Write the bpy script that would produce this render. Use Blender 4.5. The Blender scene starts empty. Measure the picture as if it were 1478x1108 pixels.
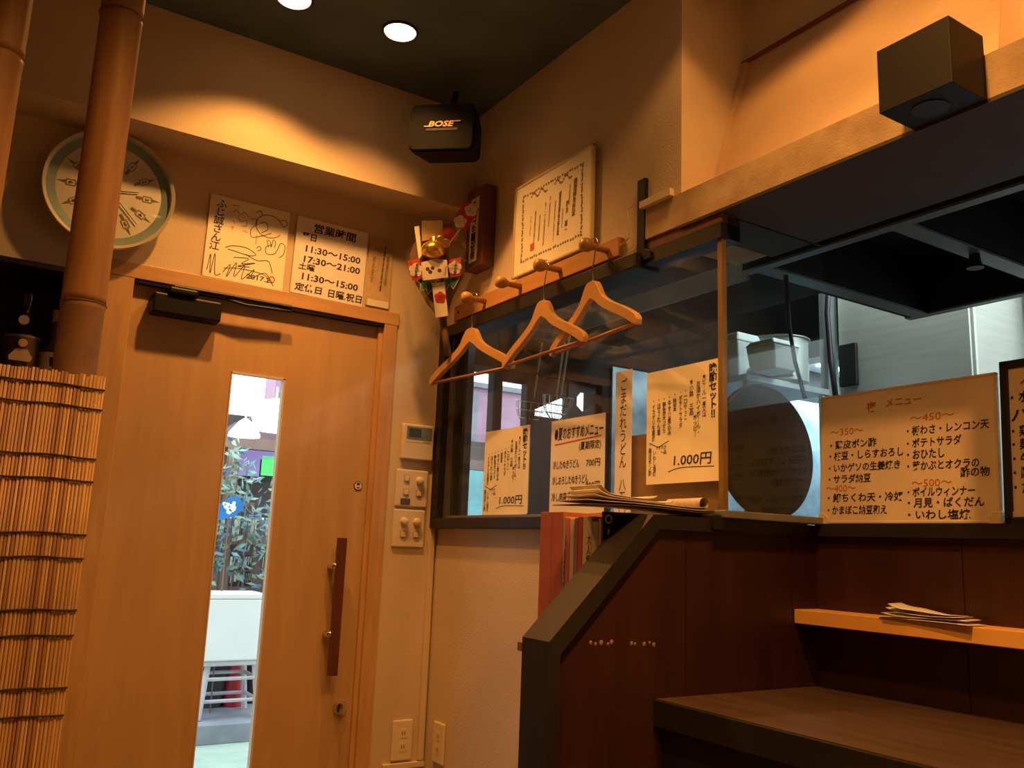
import bpy, bmesh, math, random
from mathutils import Vector, Matrix, Euler
random.seed(7)
S = bpy.context.scene
COL = S.collection
PI = math.pi
R = math.radians

# ------------------------------------------------------------------ camera
W_PX, H_PX, F_PX = 1478, 1108, 1253.2
YAW, PITCH, ROLL, EYE = R(57.742), R(10.62), R(2.228), 1.10
fw = Vector((math.cos(PITCH)*math.cos(YAW), math.cos(PITCH)*math.sin(YAW), math.sin(PITCH)))
rt0 = Vector((math.sin(YAW), -math.cos(YAW), 0)); up0 = rt0.cross(fw)
rt = rt0*math.cos(ROLL) + up0*math.sin(ROLL); up = up0*math.cos(ROLL) - rt0*math.sin(ROLL)
cd = bpy.data.cameras.new('camera'); cam = bpy.data.objects.new('camera', cd); COL.objects.link(cam)
cd.sensor_fit = 'HORIZONTAL'; cd.sensor_width = 36.0; cd.lens = 36.0*F_PX/W_PX; cd.clip_start = .02; cd.clip_end = 200
cam.matrix_world = Matrix(((rt.x, up.x, -fw.x, 0), (rt.y, up.y, -fw.y, 0), (rt.z, up.z, -fw.z, EYE), (0, 0, 0, 1)))
S.camera = cam
def at(ax, v, px, py):
    """point where the ray through a photo pixel meets the world plane axis=v"""
    d = rt*((px-739)/F_PX) - up*((py-554)/F_PX) + fw
    o = Vector((0, 0, EYE)); t = (v-o[ax])/d[ax]
    return o + d*t

# ------------------------------------------------------------------ world, lights, exposure
w = bpy.data.worlds.new('sky'); S.world = w; w.use_nodes = True
bg = w.node_tree.nodes['Background']; bg.inputs[0].default_value = (.90, .95, 1, 1); bg.inputs[1].default_value = 2.9
S.view_settings.view_transform = 'Standard'; S.view_settings.look = 'None'
S.view_settings.exposure = 0.0; S.view_settings.gamma = 1.0; S.view_settings.use_curve_mapping = False
WARM = (1.0, .43, .105)
def spot(x, y, z, power, angle=120, blend=.34, col=WARM):
    l = bpy.data.lights.new('downlight_beam', 'SPOT'); l.energy = power; l.color = col
    l.spot_size = R(angle); l.spot_blend = blend; l.shadow_soft_size = .022
    o = bpy.data.objects.new('downlight_beam', l); COL.objects.link(o); o.location = (x, y, z); return o
# x, y, spill power, spill angle, spill blend, beam power
DOWNLIGHTS = [(.605, 2.15, 24, 120, .45, 28), (.91, 2.12, 19, 117, .55, 30), (1.18, 1.16, 7.5, 120, .35, 11), (1.30, .82, 7.5, 128, .25, 8), (.86, .72, 36, 118, .34, 68),
              (.38, .62, 32, 118, .34, 46), (.30, -.5, 24, 118, .34, 36), (-.8, .3, 22, 118, .34, 33)]
for x, y, p, an, bl_, pb in DOWNLIGHTS:
    spot(x, y, 2.525, p, an, bl_)                      # wide spill of the lamp
    spot(x, y, 2.525, pb, angle=86, blend=.85)         # its reflector beam
al = bpy.data.lights.new('kitchen_fluorescent', 'AREA'); al.shape = 'RECTANGLE'; al.size = 1.1; al.size_y = .10
al.energy = 30; al.color = (.84, .98, 1)
al2 = al.copy(); al2.energy = 13  # added second tube, brightens the rack and refrigerator side
al3 = al.copy(); al3.energy = 11; al3.size = .44; al3.size_y = .04; al3.color = (.62, .86, 1)  # added strip light, brightens the steel seen through the return glass
ao = bpy.data.objects.new('kitchen_fill_light', al3); COL.objects.link(ao); ao.location = (3.36, 2.44, 1.93)
for loc, rz in (((2.80, .45, 2.42), 90), ((2.60, 1.55, 2.42), 90)):
    ao = bpy.data.objects.new('kitchen_fluorescent', al if loc[1] < 1 else al2); COL.objects.link(ao); ao.location = loc; ao.rotation_euler = (0, 0, R(rz))

# ------------------------------------------------------------------ materials
def nd(nt, t, **k):
    n = nt.nodes.new(t)
    for a, b in k.items(): setattr(n, a, b)
    return n
def mat(name, c, rough=.6, metal=0, var=.12, scale=9, bump=0, bscale=60, stretch=None, c2=None, spec=.5, detail=4, emit=None, es=0):
    m = bpy.data.materials.new(name); m.use_nodes = True; nt = m.node_tree; b = nt.nodes['Principled BSDF']
    b.inputs['Roughness'].default_value = rough; b.inputs['Metallic'].default_value = metal
    b.inputs['Specular IOR Level'].default_value = spec
    tc = nd(nt, 'ShaderNodeTexCoord'); mp = nd(nt, 'ShaderNodeMapping')
    nt.links.new(tc.outputs['Object'], mp.inputs['Vector'])
    if stretch: mp.inputs['Scale'].default_value = stretch
    nz = nd(nt, 'ShaderNodeTexNoise'); nz.inputs['Scale'].default_value = scale; nz.inputs['Detail'].default_value = detail
    nt.links.new(mp.outputs[0], nz.inputs['Vector'])
    cr = nd(nt, 'ShaderNodeValToRGB'); e = cr.color_ramp.elements
    d = c2 if c2 else tuple(v*(1-var*1.6) for v in c)
    e[0].position = .32; e[0].color = (*d, 1); e[1].position = .68; e[1].color = (*tuple(min(1, v*(1+(0 if c2 else var*.5))) for v in c), 1)
    nt.links.new(nz.outputs['Fac'], cr.inputs[0]); nt.links.new(cr.outputs[0], b.inputs['Base Color'])
    if bump:
        n2 = nd(nt, 'ShaderNodeTexNoise'); n2.inputs['Scale'].default_value = bscale; n2.inputs['Detail'].default_value = 3
        nt.links.new(mp.outputs[0], n2.inputs['Vector'])
        bp = nd(nt, 'ShaderNodeBump'); bp.inputs['Strength'].default_value = bump; bp.inputs['Distance'].default_value = .004
        nt.links.new(n2.outputs['Fac'], bp.inputs['Height']); nt.links.new(bp.outputs[0], b.inputs['Normal'])
    if emit: b.inputs['Emission Color'].default_value = (*emit, 1); b.inputs['Emission Strength'].default_value = es
    return m
def glassmat(name, tint=(.93, .97, .97), f=.0, rough=.0, haze=0, hc=(.6, .7, .75)):
    m = bpy.data.materials.new(name); m.use_nodes = True; nt = m.node_tree; nt.nodes.clear()
    out = nd(nt, 'ShaderNodeOutputMaterial'); tr = nd(nt, 'ShaderNodeBsdfTransparent'); gl = nd(nt, 'ShaderNodeBsdfGlossy')
    tr.inputs[0].default_value = (*tint, 1); gl.inputs['Roughness'].default_value = rough
    lw = nd(nt, 'ShaderNodeLayerWeight'); lw.inputs[0].default_value = .5          # facing term, the same from both sides of the pane
    pw = nd(nt, 'ShaderNodeMath', operation='POWER'); pw.inputs[1].default_value = 5; nt.links.new(lw.outputs['Facing'], pw.inputs[0])
    ad = nd(nt, 'ShaderNodeMath', operation='MULTIPLY_ADD'); ad.inputs[1].default_value = .95; ad.inputs[2].default_value = .03+f
    nt.links.new(pw.outputs[0], ad.inputs[0])
    mx = nd(nt, 'ShaderNodeMixShader'); nt.links.new(ad.outputs[0], mx.inputs[0]); nt.links.new(gl.outputs[0], mx.inputs[2])
    src = tr.outputs[0]
    if haze:
        df = nd(nt, 'ShaderNodeBsdfDiffuse'); df.inputs[0].default_value = (*hc, 1)
        nz = nd(nt, 'ShaderNodeTexNoise'); nz.inputs['Scale'].default_value = 7; nz.inputs['Detail'].default_value = 6
        tc = nd(nt, 'ShaderNodeTexCoord'); nt.links.new(tc.outputs['Object'], nz.inputs['Vector'])
        ml = nd(nt, 'ShaderNodeMath', operation='MULTIPLY'); ml.inputs[1].default_value = haze*2; nt.links.new(nz.outputs['Fac'], ml.inputs[0])
        m2 = nd(nt, 'ShaderNodeMixShader'); nt.links.new(ml.outputs[0], m2.inputs[0]); nt.links.new(tr.outputs[0], m2.inputs[1]); nt.links.new(df.outputs[0], m2.inputs[2])
        src = m2.outputs[0]
    nt.links.new(src, mx.inputs[1]); nt.links.new(mx.outputs[0], out.inputs[0]); return m
def emitmat(name, c, s):
    m = bpy.data.materials.new(name); m.use_nodes = True; b = m.node_tree.nodes['Principled BSDF']
    b.inputs['Base Color'].default_value = (*c, 1); b.inputs['Emission Color'].default_value = (*c, 1); b.inputs['Emission Strength'].default_value = s
    return m
M = dict(
 plaster=mat('plaster', (.64, .52, .35), .85, var=.06, scale=3, bump=.25, bscale=160),
 plaster2=mat('lintel_plaster', (.50, .37, .22), .9, c2=(.36, .25, .135), scale=14, bump=.22, bscale=320),
 panelpl=mat('panel_plaster', (.62, .44, .26), .8, var=.06, scale=4, bump=.2, bscale=120),
 ceil=mat('ceiling_paint', (.095, .15, .18), .75, var=.15, scale=5, spec=.3),
 floor=mat('floor_tile', (.24, .17, .11), .5, var=.2),
 door=mat('door_veneer', (.52, .33, .15), .55, var=.06, scale=5, stretch=(6, 6, .6), bump=.05),
 frame=mat('door_frame_wood', (.56, .33, .135), .5, var=.10, scale=6, stretch=(7, 7, .8)),
 frameh=mat('door_header_wood', (.56, .33, .135), .5, var=.10, scale=6, stretch=(.8, 7, 7)),
 bamboo=mat('bamboo', (.38, .20, .065), .5, spec=.3, c2=(.29, .145, .045), scale=5, stretch=(14, 14, 1.2)),
 bambood=mat('bamboo_node', (.16, .075, .028), .6),
 bamboolow=mat('bamboo_base', (.26, .14, .06), .7, c2=(.16, .08, .03), scale=14),
 cord=mat('tie_cord', (.035, .028, .024), .9),
 black=mat('black_paint', (.012, .011, .010), .45, var=.2),
 blackm=mat('black_metal', (.009, .009, .008), .45, spec=.25),
 darkgrey=mat('speaker_plastic', (.010, .010, .010), .7, spec=.2, bump=.15, bscale=500),
 grille=mat('speaker_grille', (.011, .011, .010), .85, bump=.4, bscale=900, spec=.15),
 paper=mat('paper', (.78, .72, .60), .7, var=.04),
 shikishi=mat('shikishi', (.92, .86, .64), .7, var=.05),
 paperw=mat('white_paper', (.84, .80, .74), .5, var=.03),
 paperold=mat('aged_paper', (.62, .46, .26), .8, c2=(.48, .33, .17), scale=20),
 board=mat('menu_board_paper', (.80, .66, .48), .35, var=.05),
 edge=mat('cream_corner', (.74, .60, .34), .5),
 ink=mat('black_ink', (.012, .009, .008), .7), ink2=mat('brown_ink', (.055, .03, .018), .7), red=mat('red_ink', (.62, .07, .03), .7),
 orangei=mat('orange_red_ink', (.58, .13, .05), .7), gold_ink=mat('faded_ink', (.26, .18, .09), .8),
 steel=mat('stainless', (.43, .45, .40), .42, .55, var=.06, scale=4, stretch=(1, 1, 18)),
 steeld=mat('stainless_dull', (.42, .46, .46), .45, .8, var=.15, scale=6),
 chrome=mat('chrome', (.75, .72, .66), .15, 1.0),
 alu=mat('aluminium_bead', (.32, .29, .24), .4, .8),
 brass=mat('bronze_mullion', (.34, .22, .08), .45, .5),
 darkwood=mat('dark_stained_wood', (.052, .018, .009), .42, c2=(.034, .011, .006), scale=4, stretch=(5, 5, .7)),
 blackwood=mat('black_stained_wood', (.028, .024, .020), .38, c2=(.016, .014, .012), scale=5),
 counter=mat('counter_top_wood', (.066, .039, .026), .5, c2=(.044, .026, .017), scale=5, stretch=(6, .8, 6)),
 shelf=mat('orange_shelf_wood', (.84, .46, .12), .5, c2=(.76, .40, .10), scale=5, stretch=(6, .8, 6)),
 hanger=mat('hanger_wood', (.56, .30, .085), .35, var=.08, scale=7, stretch=(1, 6, 6)),
 hbar=mat('hanger_bar', (.36, .14, .06), .4),
 rail=mat('rail_wood', (.55, .27, .085), .45, var=.1, stretch=(.8, 6, 6)),
 peg=mat('peg_wood', (.52, .28, .09), .35),
 plate=mat('cream_plastic', (.72, .62, .44), .4, var=.02), plated=mat('cream_dark', (.50, .40, .26), .5),
 lcd=mat('lcd', (.17, .22, .22), .3), lcdd=mat('lcd_dark', (.05, .075, .08), .3), label=mat('grey_tape', (.10, .10, .075), .6),
 handle=mat('handle_wood', (.115, .030, .018), .4, var=.15, scale=7, stretch=(6, 6, .7)),
 clockrim=mat('clock_rim', (.78, .74, .62), .28, .6), clockring=mat('clock_ring', (.30, .39, .36), .35, .3), face=mat('clock_face', (.80, .73, .62), .5, var=.02),
 glass=glassmat('pane_glass', f=0), wglass=glassmat('window_glass', (.93, .96, .96), f=.0, haze=.012), wglass2=glassmat('return_glass', (.90, .96, .97), f=.0, haze=.012),
 clear=glassmat('cellophane', (.96, .96, .93), f=.02, rough=.06),
 bottle=mat('bottle_glass', (.012, .010, .008), .08, spec=.8), bottle2=mat('grey_bottle', (.16, .13, .10), .2),
 gold=mat('gold_foil', (.85, .52, .10), .22, .9), leaf=mat('paper_leaf', (.03, .15, .05), .6), redc=mat('red_card', (.55, .03, .03), .6),
 fan=mat('bamboo_fan', (.17, .09, .035), .7), whitec=mat('white_card', (.80, .72, .60), .6),
 wplank=mat('pale_plank', (.46, .26, .10), .5, c2=(.38, .20, .075), scale=5, stretch=(6, .8, 6)),
 redbook=mat('red_brown_cover', (.42, .11, .032), .45), 
 plumwood=mat('plaque_wood', (.17, .060, .028), .5, var=.15, stretch=(6, 6, .8)),
 conduit=mat('conduit', (.66, .54, .38), .5, var=.02),
 lamp=emitmat('lamp_glow', (1, .62, .30), 6.5), tube=emitmat('tube_glow', (.9, 1, .97), 9),
 lacquer=mat('dark_lacquer_tray', (.020, .013, .006), .6, spec=.2, c2=(.010, .007, .004), scale=3),
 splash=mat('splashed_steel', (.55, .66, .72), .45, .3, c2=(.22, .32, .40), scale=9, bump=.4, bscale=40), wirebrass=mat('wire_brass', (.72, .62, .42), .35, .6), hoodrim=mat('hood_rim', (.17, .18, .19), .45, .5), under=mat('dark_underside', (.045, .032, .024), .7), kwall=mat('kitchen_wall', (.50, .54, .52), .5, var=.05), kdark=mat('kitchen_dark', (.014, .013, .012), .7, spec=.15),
 bag=mat('white_plastic', (.75, .80, .76), .35, var=.05), bluelab=mat('blue_label', (.35, .55, .70), .5),
 pink=mat('mauve_facade', (.52, .30, .42), .8, var=.05), teal=mat('teal_sheet', (.20, .50, .55), .6), white=mat('white_paint', (.82, .82, .82), .6, var=.02),
 mauve=mat('mauve_roof', (.16, .10, .12), .8), asphalt=mat('street_ground', (.42, .55, .47), .9, var=.1), step=mat('grey_step', (.28, .31, .36), .8), stepd=mat('step_riser', (.05, .06, .07), .8),
 olive=mat('olive_leaf', (.24, .40, .32), .6), olive2=mat('olive_leaf_blue', (.14, .26, .36), .6), bluep=mat('blue_poster', (.03, .22, .62), .5),
 shopd=mat('shop_dark', (.10, .075, .07), .8), shopw=mat('shop_wood', (.20, .13, .11), .7), redcan=mat('red_cylinder', (.50, .03, .04), .5),
 wstool=mat('stool_paint', (.55, .52, .55), .6), tvg=emitmat('tv_green', (.10, .62, .16), 1.3), tvp=emitmat('tv_purple', (.26, .20, .45), 1.0), tvf=mat('tv_frame', (.02, .02, .025), .4),
 logo=mat('logo_gold', (.85, .50, .16), .4), grime=mat('worn_paint', (.30, .20, .13), .8), trimw=mat('panel_trim_wood', (.50, .24, .09), .5),
)

# ------------------------------------------------------------------ builders
class MB:
    def __init__(s): s.v = []; s.f = []
    def add(s, vs, fs):
        n = len(s.v); s.v += [Vector(p) for p in vs]; s.f += [tuple(i+n for i in f) for f in fs]; return s
    def box(s, x0, x1, y0, y1, z0, z1):
        return s.add([(x0,y0,z0),(x1,y0,z0),(x1,y1,z0),(x0,y1,z0),(x0,y0,z1),(x1,y0,z1),(x1,y1,z1),(x0,y1,z1)],
                     [(0,3,2,1),(4,5,6,7),(0,1,5,4),(1,2,6,5),(2,3,7,6),(3,0,4,7)])
    def prism(s, pts, d0, d1, ax=2):
        """outline pts extruded along axis ax from d0 to d1"""
        def P(a, b, d): return [(d,a,b),(a,d,b),(a,b,d)][ax]
        n = len(pts); vs = [P(a,b,d0) for a,b in pts]+[P(a,b,d1) for a,b in pts]
        return s.add(vs, [tuple(range(n))[::-1], tuple(range(n, 2*n))]+[(i,(i+1)%n,n+(i+1)%n,n+i) for i in range(n)])
    def tube(s, path, r, n=10, cap=True):
        path = [Vector(p) for p in path]; rr = r if isinstance(r, (list, tuple)) else [r]*len(path)
        vs = []; fs = []; ref = None
        for i, p in enumerate(path):
            t = (path[min(i+1, len(path)-1)]-path[max(i-1, 0)]).normalized()
            if ref is None: ref = t.orthogonal().normalized()
            else: ref = (ref - t*ref.dot(t)).normalized()
            b = t.cross(ref)
            for k in range(n): a = 2*PI*k/n; vs.append(p+(ref*math.cos(a)+b*math.sin(a))*rr[i])
        for i in range(len(path)-1):
            for k in range(n): fs.append((i*n+k, i*n+(k+1)%n, (i+1)*n+(k+1)%n, (i+1)*n+k))
        if cap: fs += [tuple(range(n))[::-1], tuple((len(path)-1)*n+k for k in range(n))]
        return s.add(vs, fs)
    def lathe(s, prof, n=24, o=(0,0,0), ax=2, cap=True):
        """prof: (radius, height) pairs"""
        o = Vector(o); vs = []; fs = []
        for r, h in prof:
            for k in range(n):
                a = 2*PI*k/n; c, q = r*math.cos(a), r*math.sin(a)
                vs.append(o+Vector([(h,c,q),(q,h,c),(c,q,h)][ax]))
        for i in range(len(prof)-1):
            for k in range(n): fs.append((i*n+k, i*n+(k+1)%n, (i+1)*n+(k+1)%n, (i+1)*n+k))
        if cap and prof[0][0] > 1e-6: fs.append(tuple(range(n))[::-1])
        if cap and prof[-1][0] > 1e-6: fs.append(tuple((len(prof)-1)*n+k for k in range(n)))
        return s.add(vs, fs)
    def build(s, name, m, parent=None, bevel=0, smooth=False, kind=None, seg=2):
        me = bpy.data.meshes.new(name); me.from_pydata([tuple(p) for p in s.v], [], s.f)
        bm = bmesh.new(); bm.from_mesh(me); bmesh.ops.recalc_face_normals(bm, faces=bm.faces)
        if bevel:
            es = [e for e in bm.edges if len(e.link_faces) == 2 and e.calc_face_angle(0) > R(35)]
            bmesh.ops.bevel(bm, geom=es, offset=bevel, segments=seg, affect='EDGES', profile=.5, clamp_overlap=True)
        bm.to_mesh(me); bm.free()
        if smooth: me.polygons.foreach_set('use_smooth', [True]*len(me.polygons)); me.update()
        if smooth == 'auto': me.set_sharp_from_angle(angle=R(40))
        me.materials.append(M[m] if isinstance(m, str) else m)
        o = bpy.data.objects.new(name, me); COL.objects.link(o)
        if parent: o.parent = parent
        if kind: o['kind'] = kind
        return o
def tag(o, label, cat, group=None):
    o['label'] = label; o['category'] = cat
    if group: o['group'] = group
    return o
def thing(name, label, cat, loc=(0,0,0), rot=(0,0,0), group=None):
    o = bpy.data.objects.new(name, None); COL.objects.link(o); o.empty_display_size = .05
    o.location = loc; o.rotation_euler = rot; tag(o, label, cat, group); return o
def struct(name, loc=(0,0,0), rot=(0,0,0)):
    o = bpy.data.objects.new(name, None); COL.objects.link(o); o.location = loc; o.rotation_euler = rot; o['kind'] = 'structure'; return o
W1R = (R(90), 0, 0)            # local x -> +X, y -> up, z -> out of the door wall
W2R = (R(90), 0, R(-90))       # local x -> -Y, y -> up, z -> out of the window wall
XW, YW, ZC, YS = 1.355, 2.582, 2.55, 2.42
YP, XB = 1.31, 1.665

_fc = bpy.data.curves.new('lettering_source', 'FONT'); _fo = bpy.data.objects.new('lettering_source', _fc); COL.objects.link(_fo)
def glyphs(s, bold=.012, vertical=False):
    _fc.body = '\n'.join(s.replace('ー', '｜')) if vertical else s
    _fc.align_x = 'CENTER' if vertical else 'LEFT'; _fc.space_line = .92 if vertical else 1; _fc.offset = bold; _fc.resolution_u = 2
    dg = bpy.context.evaluated_depsgraph_get(); dg.update()
    ev = _fo.evaluated_get(dg); me = ev.to_mesh()
    vs = [v.co.copy() for v in me.vertices]; fs = [tuple(p.vertices) for p in me.polygons]; ev.to_mesh_clear()
    return vs, fs
def ink(parent, items, m='ink', z=.0, name='lettering', bold=.012):
    """items: (text, x, y, width, height[, vertical, shear, bold]); x,y is the lower left of the box the text fills"""
    mb = MB()
    for it in items:
        s, x, y, ww, hh = it[:5]; vert = it[5] if len(it) > 5 else False; sh = it[6] if len(it) > 6 else .06; bo = it[7] if len(it) > 7 else bold
        vs, fs = glyphs(s, bo, vert)
        if not vs: continue
        x0 = min(v.x for v in vs); x1 = max(v.x for v in vs); y0 = min(v.y for v in vs); y1 = max(v.y for v in vs)
        kx = ww/max(x1-x0, 1e-6); ky = hh/max(y1-y0, 1e-6)
        if ww == 0: kx = ky
        if hh == 0: ky = kx
        mb.add([((v.x-x0)*kx+x+sh*(v.y-y0)*ky, (v.y-y0)*ky+y+(v.x-x0)*kx*random.uniform(.0, .0), z) for v in vs], fs)
    return mb.build(name, m, parent)
def strokes(parent, paths, r, m='ink', z=0, name='brush_strokes'):
    mb = MB()
    for p in paths: mb.tube([(x, y, z) for x, y in p], r, 5)
    for v in mb.v: v.z = z+(v.z-z)*.15
    return mb.build(name, m, parent)
def curve_pts(pts, n=6):
    """Catmull-Rom through 2-D points"""
    out = []; P = [pts[0]]+list(pts)+[pts[-1]]
    for i in range(1, len(P)-2):
        for k in range(n):
            t = k/n; a, b, c, d = P[i-1], P[i], P[i+1], P[i+2]
            out.append(tuple(.5*((2*b[j])+(-a[j]+c[j])*t+(2*a[j]-5*b[j]+4*c[j]-d[j])*t*t+(-a[j]+3*b[j]-3*c[j]+d[j])*t**3) for j in range(len(b))))
    out.append(tuple(pts[-1])); return out
def ell(cx, cy, rx, ry, a0=0, a1=360, n=20):
    return [(cx+rx*math.cos(R(a0+(a1-a0)*k/n)), cy+ry*math.sin(R(a0+(a1-a0)*k/n))) for k in range(n+1)]

# ================================================================== THE ROOM
MB().box(-1.8, 1.355, -2.3, 2.70, -.06, 0).build('floor', 'floor', kind='structure')
MB().box(-1.8, 1.6, -2.3, 2.70, ZC, ZC+.06).build('ceiling', 'ceil', kind='structure')
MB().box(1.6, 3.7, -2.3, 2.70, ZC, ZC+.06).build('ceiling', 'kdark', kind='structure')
MB().box(-1.8, .262, YW, YW+.12, 0, ZC).box(1.168, 1.46, YW, YW+.12, 0, ZC).box(.262, 1.168, YW, YW+.12, 1.845, ZC).build('wall_door_side', 'plaster', kind='structure')
MB().box(-1.8, XW, YS, YW, 2.204, ZC).build('trim_1', 'plaster', kind='structure')['label'] = 'plaster soffit box above the door wall'
MB().box(-1.86, -1.8, -2.3, 2.70, 0, ZC).build('wall_left', 'plaster', kind='structure')
MB().box(-1.8, 3.7, -2.36, -2.3, 0, ZC).build('wall_rear', 'plaster', kind='structure')
MB().box(XW, XW+.10, 1.395, YW, 0, 1.150).box(XW, XW+.10, 1.43, YW, 1.822, ZC).box(XW, XW+.10, 2.574, YW, 1.15, 1.822).build('wall_window_side', 'plaster', kind='structure')
# niche over the lintel
MB().box(XW+.10, 1.80, 1.43, 1.50, 1.93, ZC).build('wall_niche_return', 'plaster', kind='structure')
MB().box(1.345, XB, -2.3, 1.545, 1.853, 1.932).build('trim_2', 'plaster2', kind='structure')['label'] = 'rough plaster lintel over the kitchen hatch'
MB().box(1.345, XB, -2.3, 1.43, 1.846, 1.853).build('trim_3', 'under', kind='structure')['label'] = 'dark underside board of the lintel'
np_ = struct('trim_4'); np_['label'] = 'sloping plaster panel set back above the lintel'
a, b = (1.454, 1.932), (1.571, 2.342)
MB().prism([a, b, (b[0]+.03, b[1]), (a[0]+.03, a[1])], .725, 1.43, 1).build('sloping_panel', 'panelpl', np_)
MB().prism([(a[0]-.012, a[1]), (b[0]-.012, b[1]), b, a], 1.412, 1.43, 1).build('side_trim', 'panelpl', np_)
MB().box(1.562, 1.60, .725, 1.43, 2.342, 2.349).build('top_trim', 'plumwood', np_)
MB().prism([(a[0]-.03, a[1]), (b[0]-.03, b[1]+.2), (b[0]+.03, b[1]+.2), (a[0]+.03, a[1])], .665, .725, 1).build('wooden_post', 'trimw', np_, bevel=.003)
MB().box(1.58, 1.66, -2.3, 1.43, 2.345, ZC).box(1.40, 1.58, -2.3, .665, 1.932, ZC).build('wall_niche_back', 'plaster', kind='structure')

# ------------------------------------------------------------------ door 1
d1 = struct('door_1'); d1['label'] = 'plain wooden entrance door with a tall narrow glass slit'
YD = 2.602
gx0, gx1 = .650, .815
mb = MB().box(.355, gx0, YD, YD+.04, .02, 1.800).box(gx1, 1.122, YD, YD+.04, .02, 1.800).box(gx0, gx1, YD, YD+.04, 1.582, 1.800).box(gx0, gx1, YD, YD+.04, .02, .22)
mb.build('door_leaf', 'door', d1)
MB().box(gx0, gx1, YD+.018, YD+.023, .22, 1.582).build('glass_pane', 'glass', d1)
g = MB().box(gx1-.006, gx1, YD-.003, YD+.017, .22, 1.582).box(gx0, gx0+.004, YD-.003, YD+.017, .22, 1.582).box(gx0, gx1, YD-.003, YD+.017, 1.578, 1.584); g.build('glazing_bead', 'conduit', d1)
fr = MB().box(1.122, 1.168, 2.576, 2.70, 0, 1.806).build('jamb', 'frame', d1, bevel=.002)
MB().box(1.108, 1.122, 2.590, 2.601, 0, 1.806).build('door_stop', 'frame', d1)
MB().box(.262, .352, 2.576, 2.70, 0, 1.806).build('jamb', 'frame', d1, bevel=.002)
MB().box(.225, 1.172, 2.575, 2.70, 1.806, 1.850).build('header', 'frameh', d1, bevel=.002)
# pull handle
h = MB().box(1.004, 1.030, 2.537, 2.559, .705, 1.108).build('pull_handle', 'handle', d1, bevel=.002)
for z in (.82, 1.02):
    MB().tube([(1.008, 2.601, z), (.998, 2.575, z), (1.006, 2.55, z+.004)], [.010, .008, .008], 10).build('handle_bracket', 'chrome', h, smooth=True)
c = at(1, YD, 490, 1021)
t = MB().lathe([(.022, 0), (.022, -.004), (.017, -.016), (.010, -.018)], 24, (c.x, YD, c.z), 1).build('thumb_turn', 'chrome', d1, smooth='auto')
MB().box(c.x-.004, c.x+.004, YD-.032, YD-.016, c.z-.015, c.z+.015).build('turn_bar', 'chrome', t, bevel=.002)
c = at(1, YD, 516.5, 701)
t = MB().lathe([(.0145, 0), (.0145, -.002)], 24, (c.x, YD, c.z), 1).build('round_sticker', 'black', d1)
MB().lathe([(.012, -.002), (.012, -.003)], 24, (c.x, YD, c.z), 1).build('sticker_face', 'whitec', t)
MB().box(c.x-.005, c.x+.005, YD-.0038, YD-.003, c.z+.002, c.z+.009).box(c.x-.004, c.x+.004, YD-.0038, YD-.003, c.z-.008, c.z-.004).build('sticker_print', 'ink', t)
# door closer
cl = MB().box(.402, .592, 2.545, 2.602, 1.712, 1.772).build('door_closer', 'blackm', d1, bevel=.006)
MB().box(.44, .52, 2.535, 2.60, 1.772, 1.792).build('closer_pivot', 'blackm', cl, bevel=.006)
MB().tube([(.455, 2.556, 1.797), (.62, 2.552, 1.797), (.80, 2.553, 1.797)], .007, 8).build('closer_arm', 'blackm', cl)
MB().tube([(.60, 2.556, 1.788), (.66, 2.552, 1.779), (.80, 2.556, 1.785)], .005, 8).build('closer_link', 'blackm', cl)
MB().box(.355, 1.122, 2.578, 2.600, 1.795, 1.806).build('header_shade', 'blackm', d1)  # dark strip standing in for the shadow gap under the header

# ------------------------------------------------------------------ window 1 (to the kitchen)
w1 = struct('window_1'); w1['label'] = 'black framed interior window looking into the kitchen'
Y0, Y1, Z0, Z1 = 1.318, 2.574, 1.150, 1.822
MB().box(1.325, 1.41, Y0-.02, Y1, Z0, 1.183).build('bottom_rail', 'black', w1, bevel=.003)
MB().box(1.325, 1.41, 1.56, Y1, 1.783, Z1).build('top_rail', 'black', w1, bevel=.003)
MB().box(1.350, 1.41, 1.30, 1.56, 1.790, 1.826).build('top_rail', 'black', w1)
MB().box(1.352, 1.41, 1.30, 1.56, 1.826, 1.853).build('head_strip', 'plumwood', w1)
MB().box(1.325, 1.41, 2.530, Y1, 1.183, 1.783).build('side_stile', 'black', w1, bevel=.003)
MB().box(1.350, 1.375, 2.514, 2.530, 1.183, 1.783).build('glazing_bead', 'alu', w1)
MB().box(1.350, 1.375, Y0, 2.514, 1.183, 1.191).build('glazing_bead', 'alu', w1)
MB().box(1.375, 1.40, 2.455, 2.514, 1.191, 1.783).build('sliding_stile', 'black', w1)
MB().box(1.366, 1.371, Y0, 2.514, 1.191, 1.795).build('glass_pane', 'wglass', w1)
MB().box(1.357, 1.371, 1.304, 1.317, 1.187, 1.853).build('corner_mullion', 'brass', w1)
w2 = struct('window_2'); w2['label'] = 'frameless glass screen beside the kitchen hatch'
MB().box(1.372, 1.690, 1.300, 1.306, 1.192, 1.846).build('glass_pane', 'wglass2', w2)
MB().box(1.345, 1.665, 1.288, 1.322, 1.176, 1.192).build('sill_strip', 'steeld', w2, bevel=.002)

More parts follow.
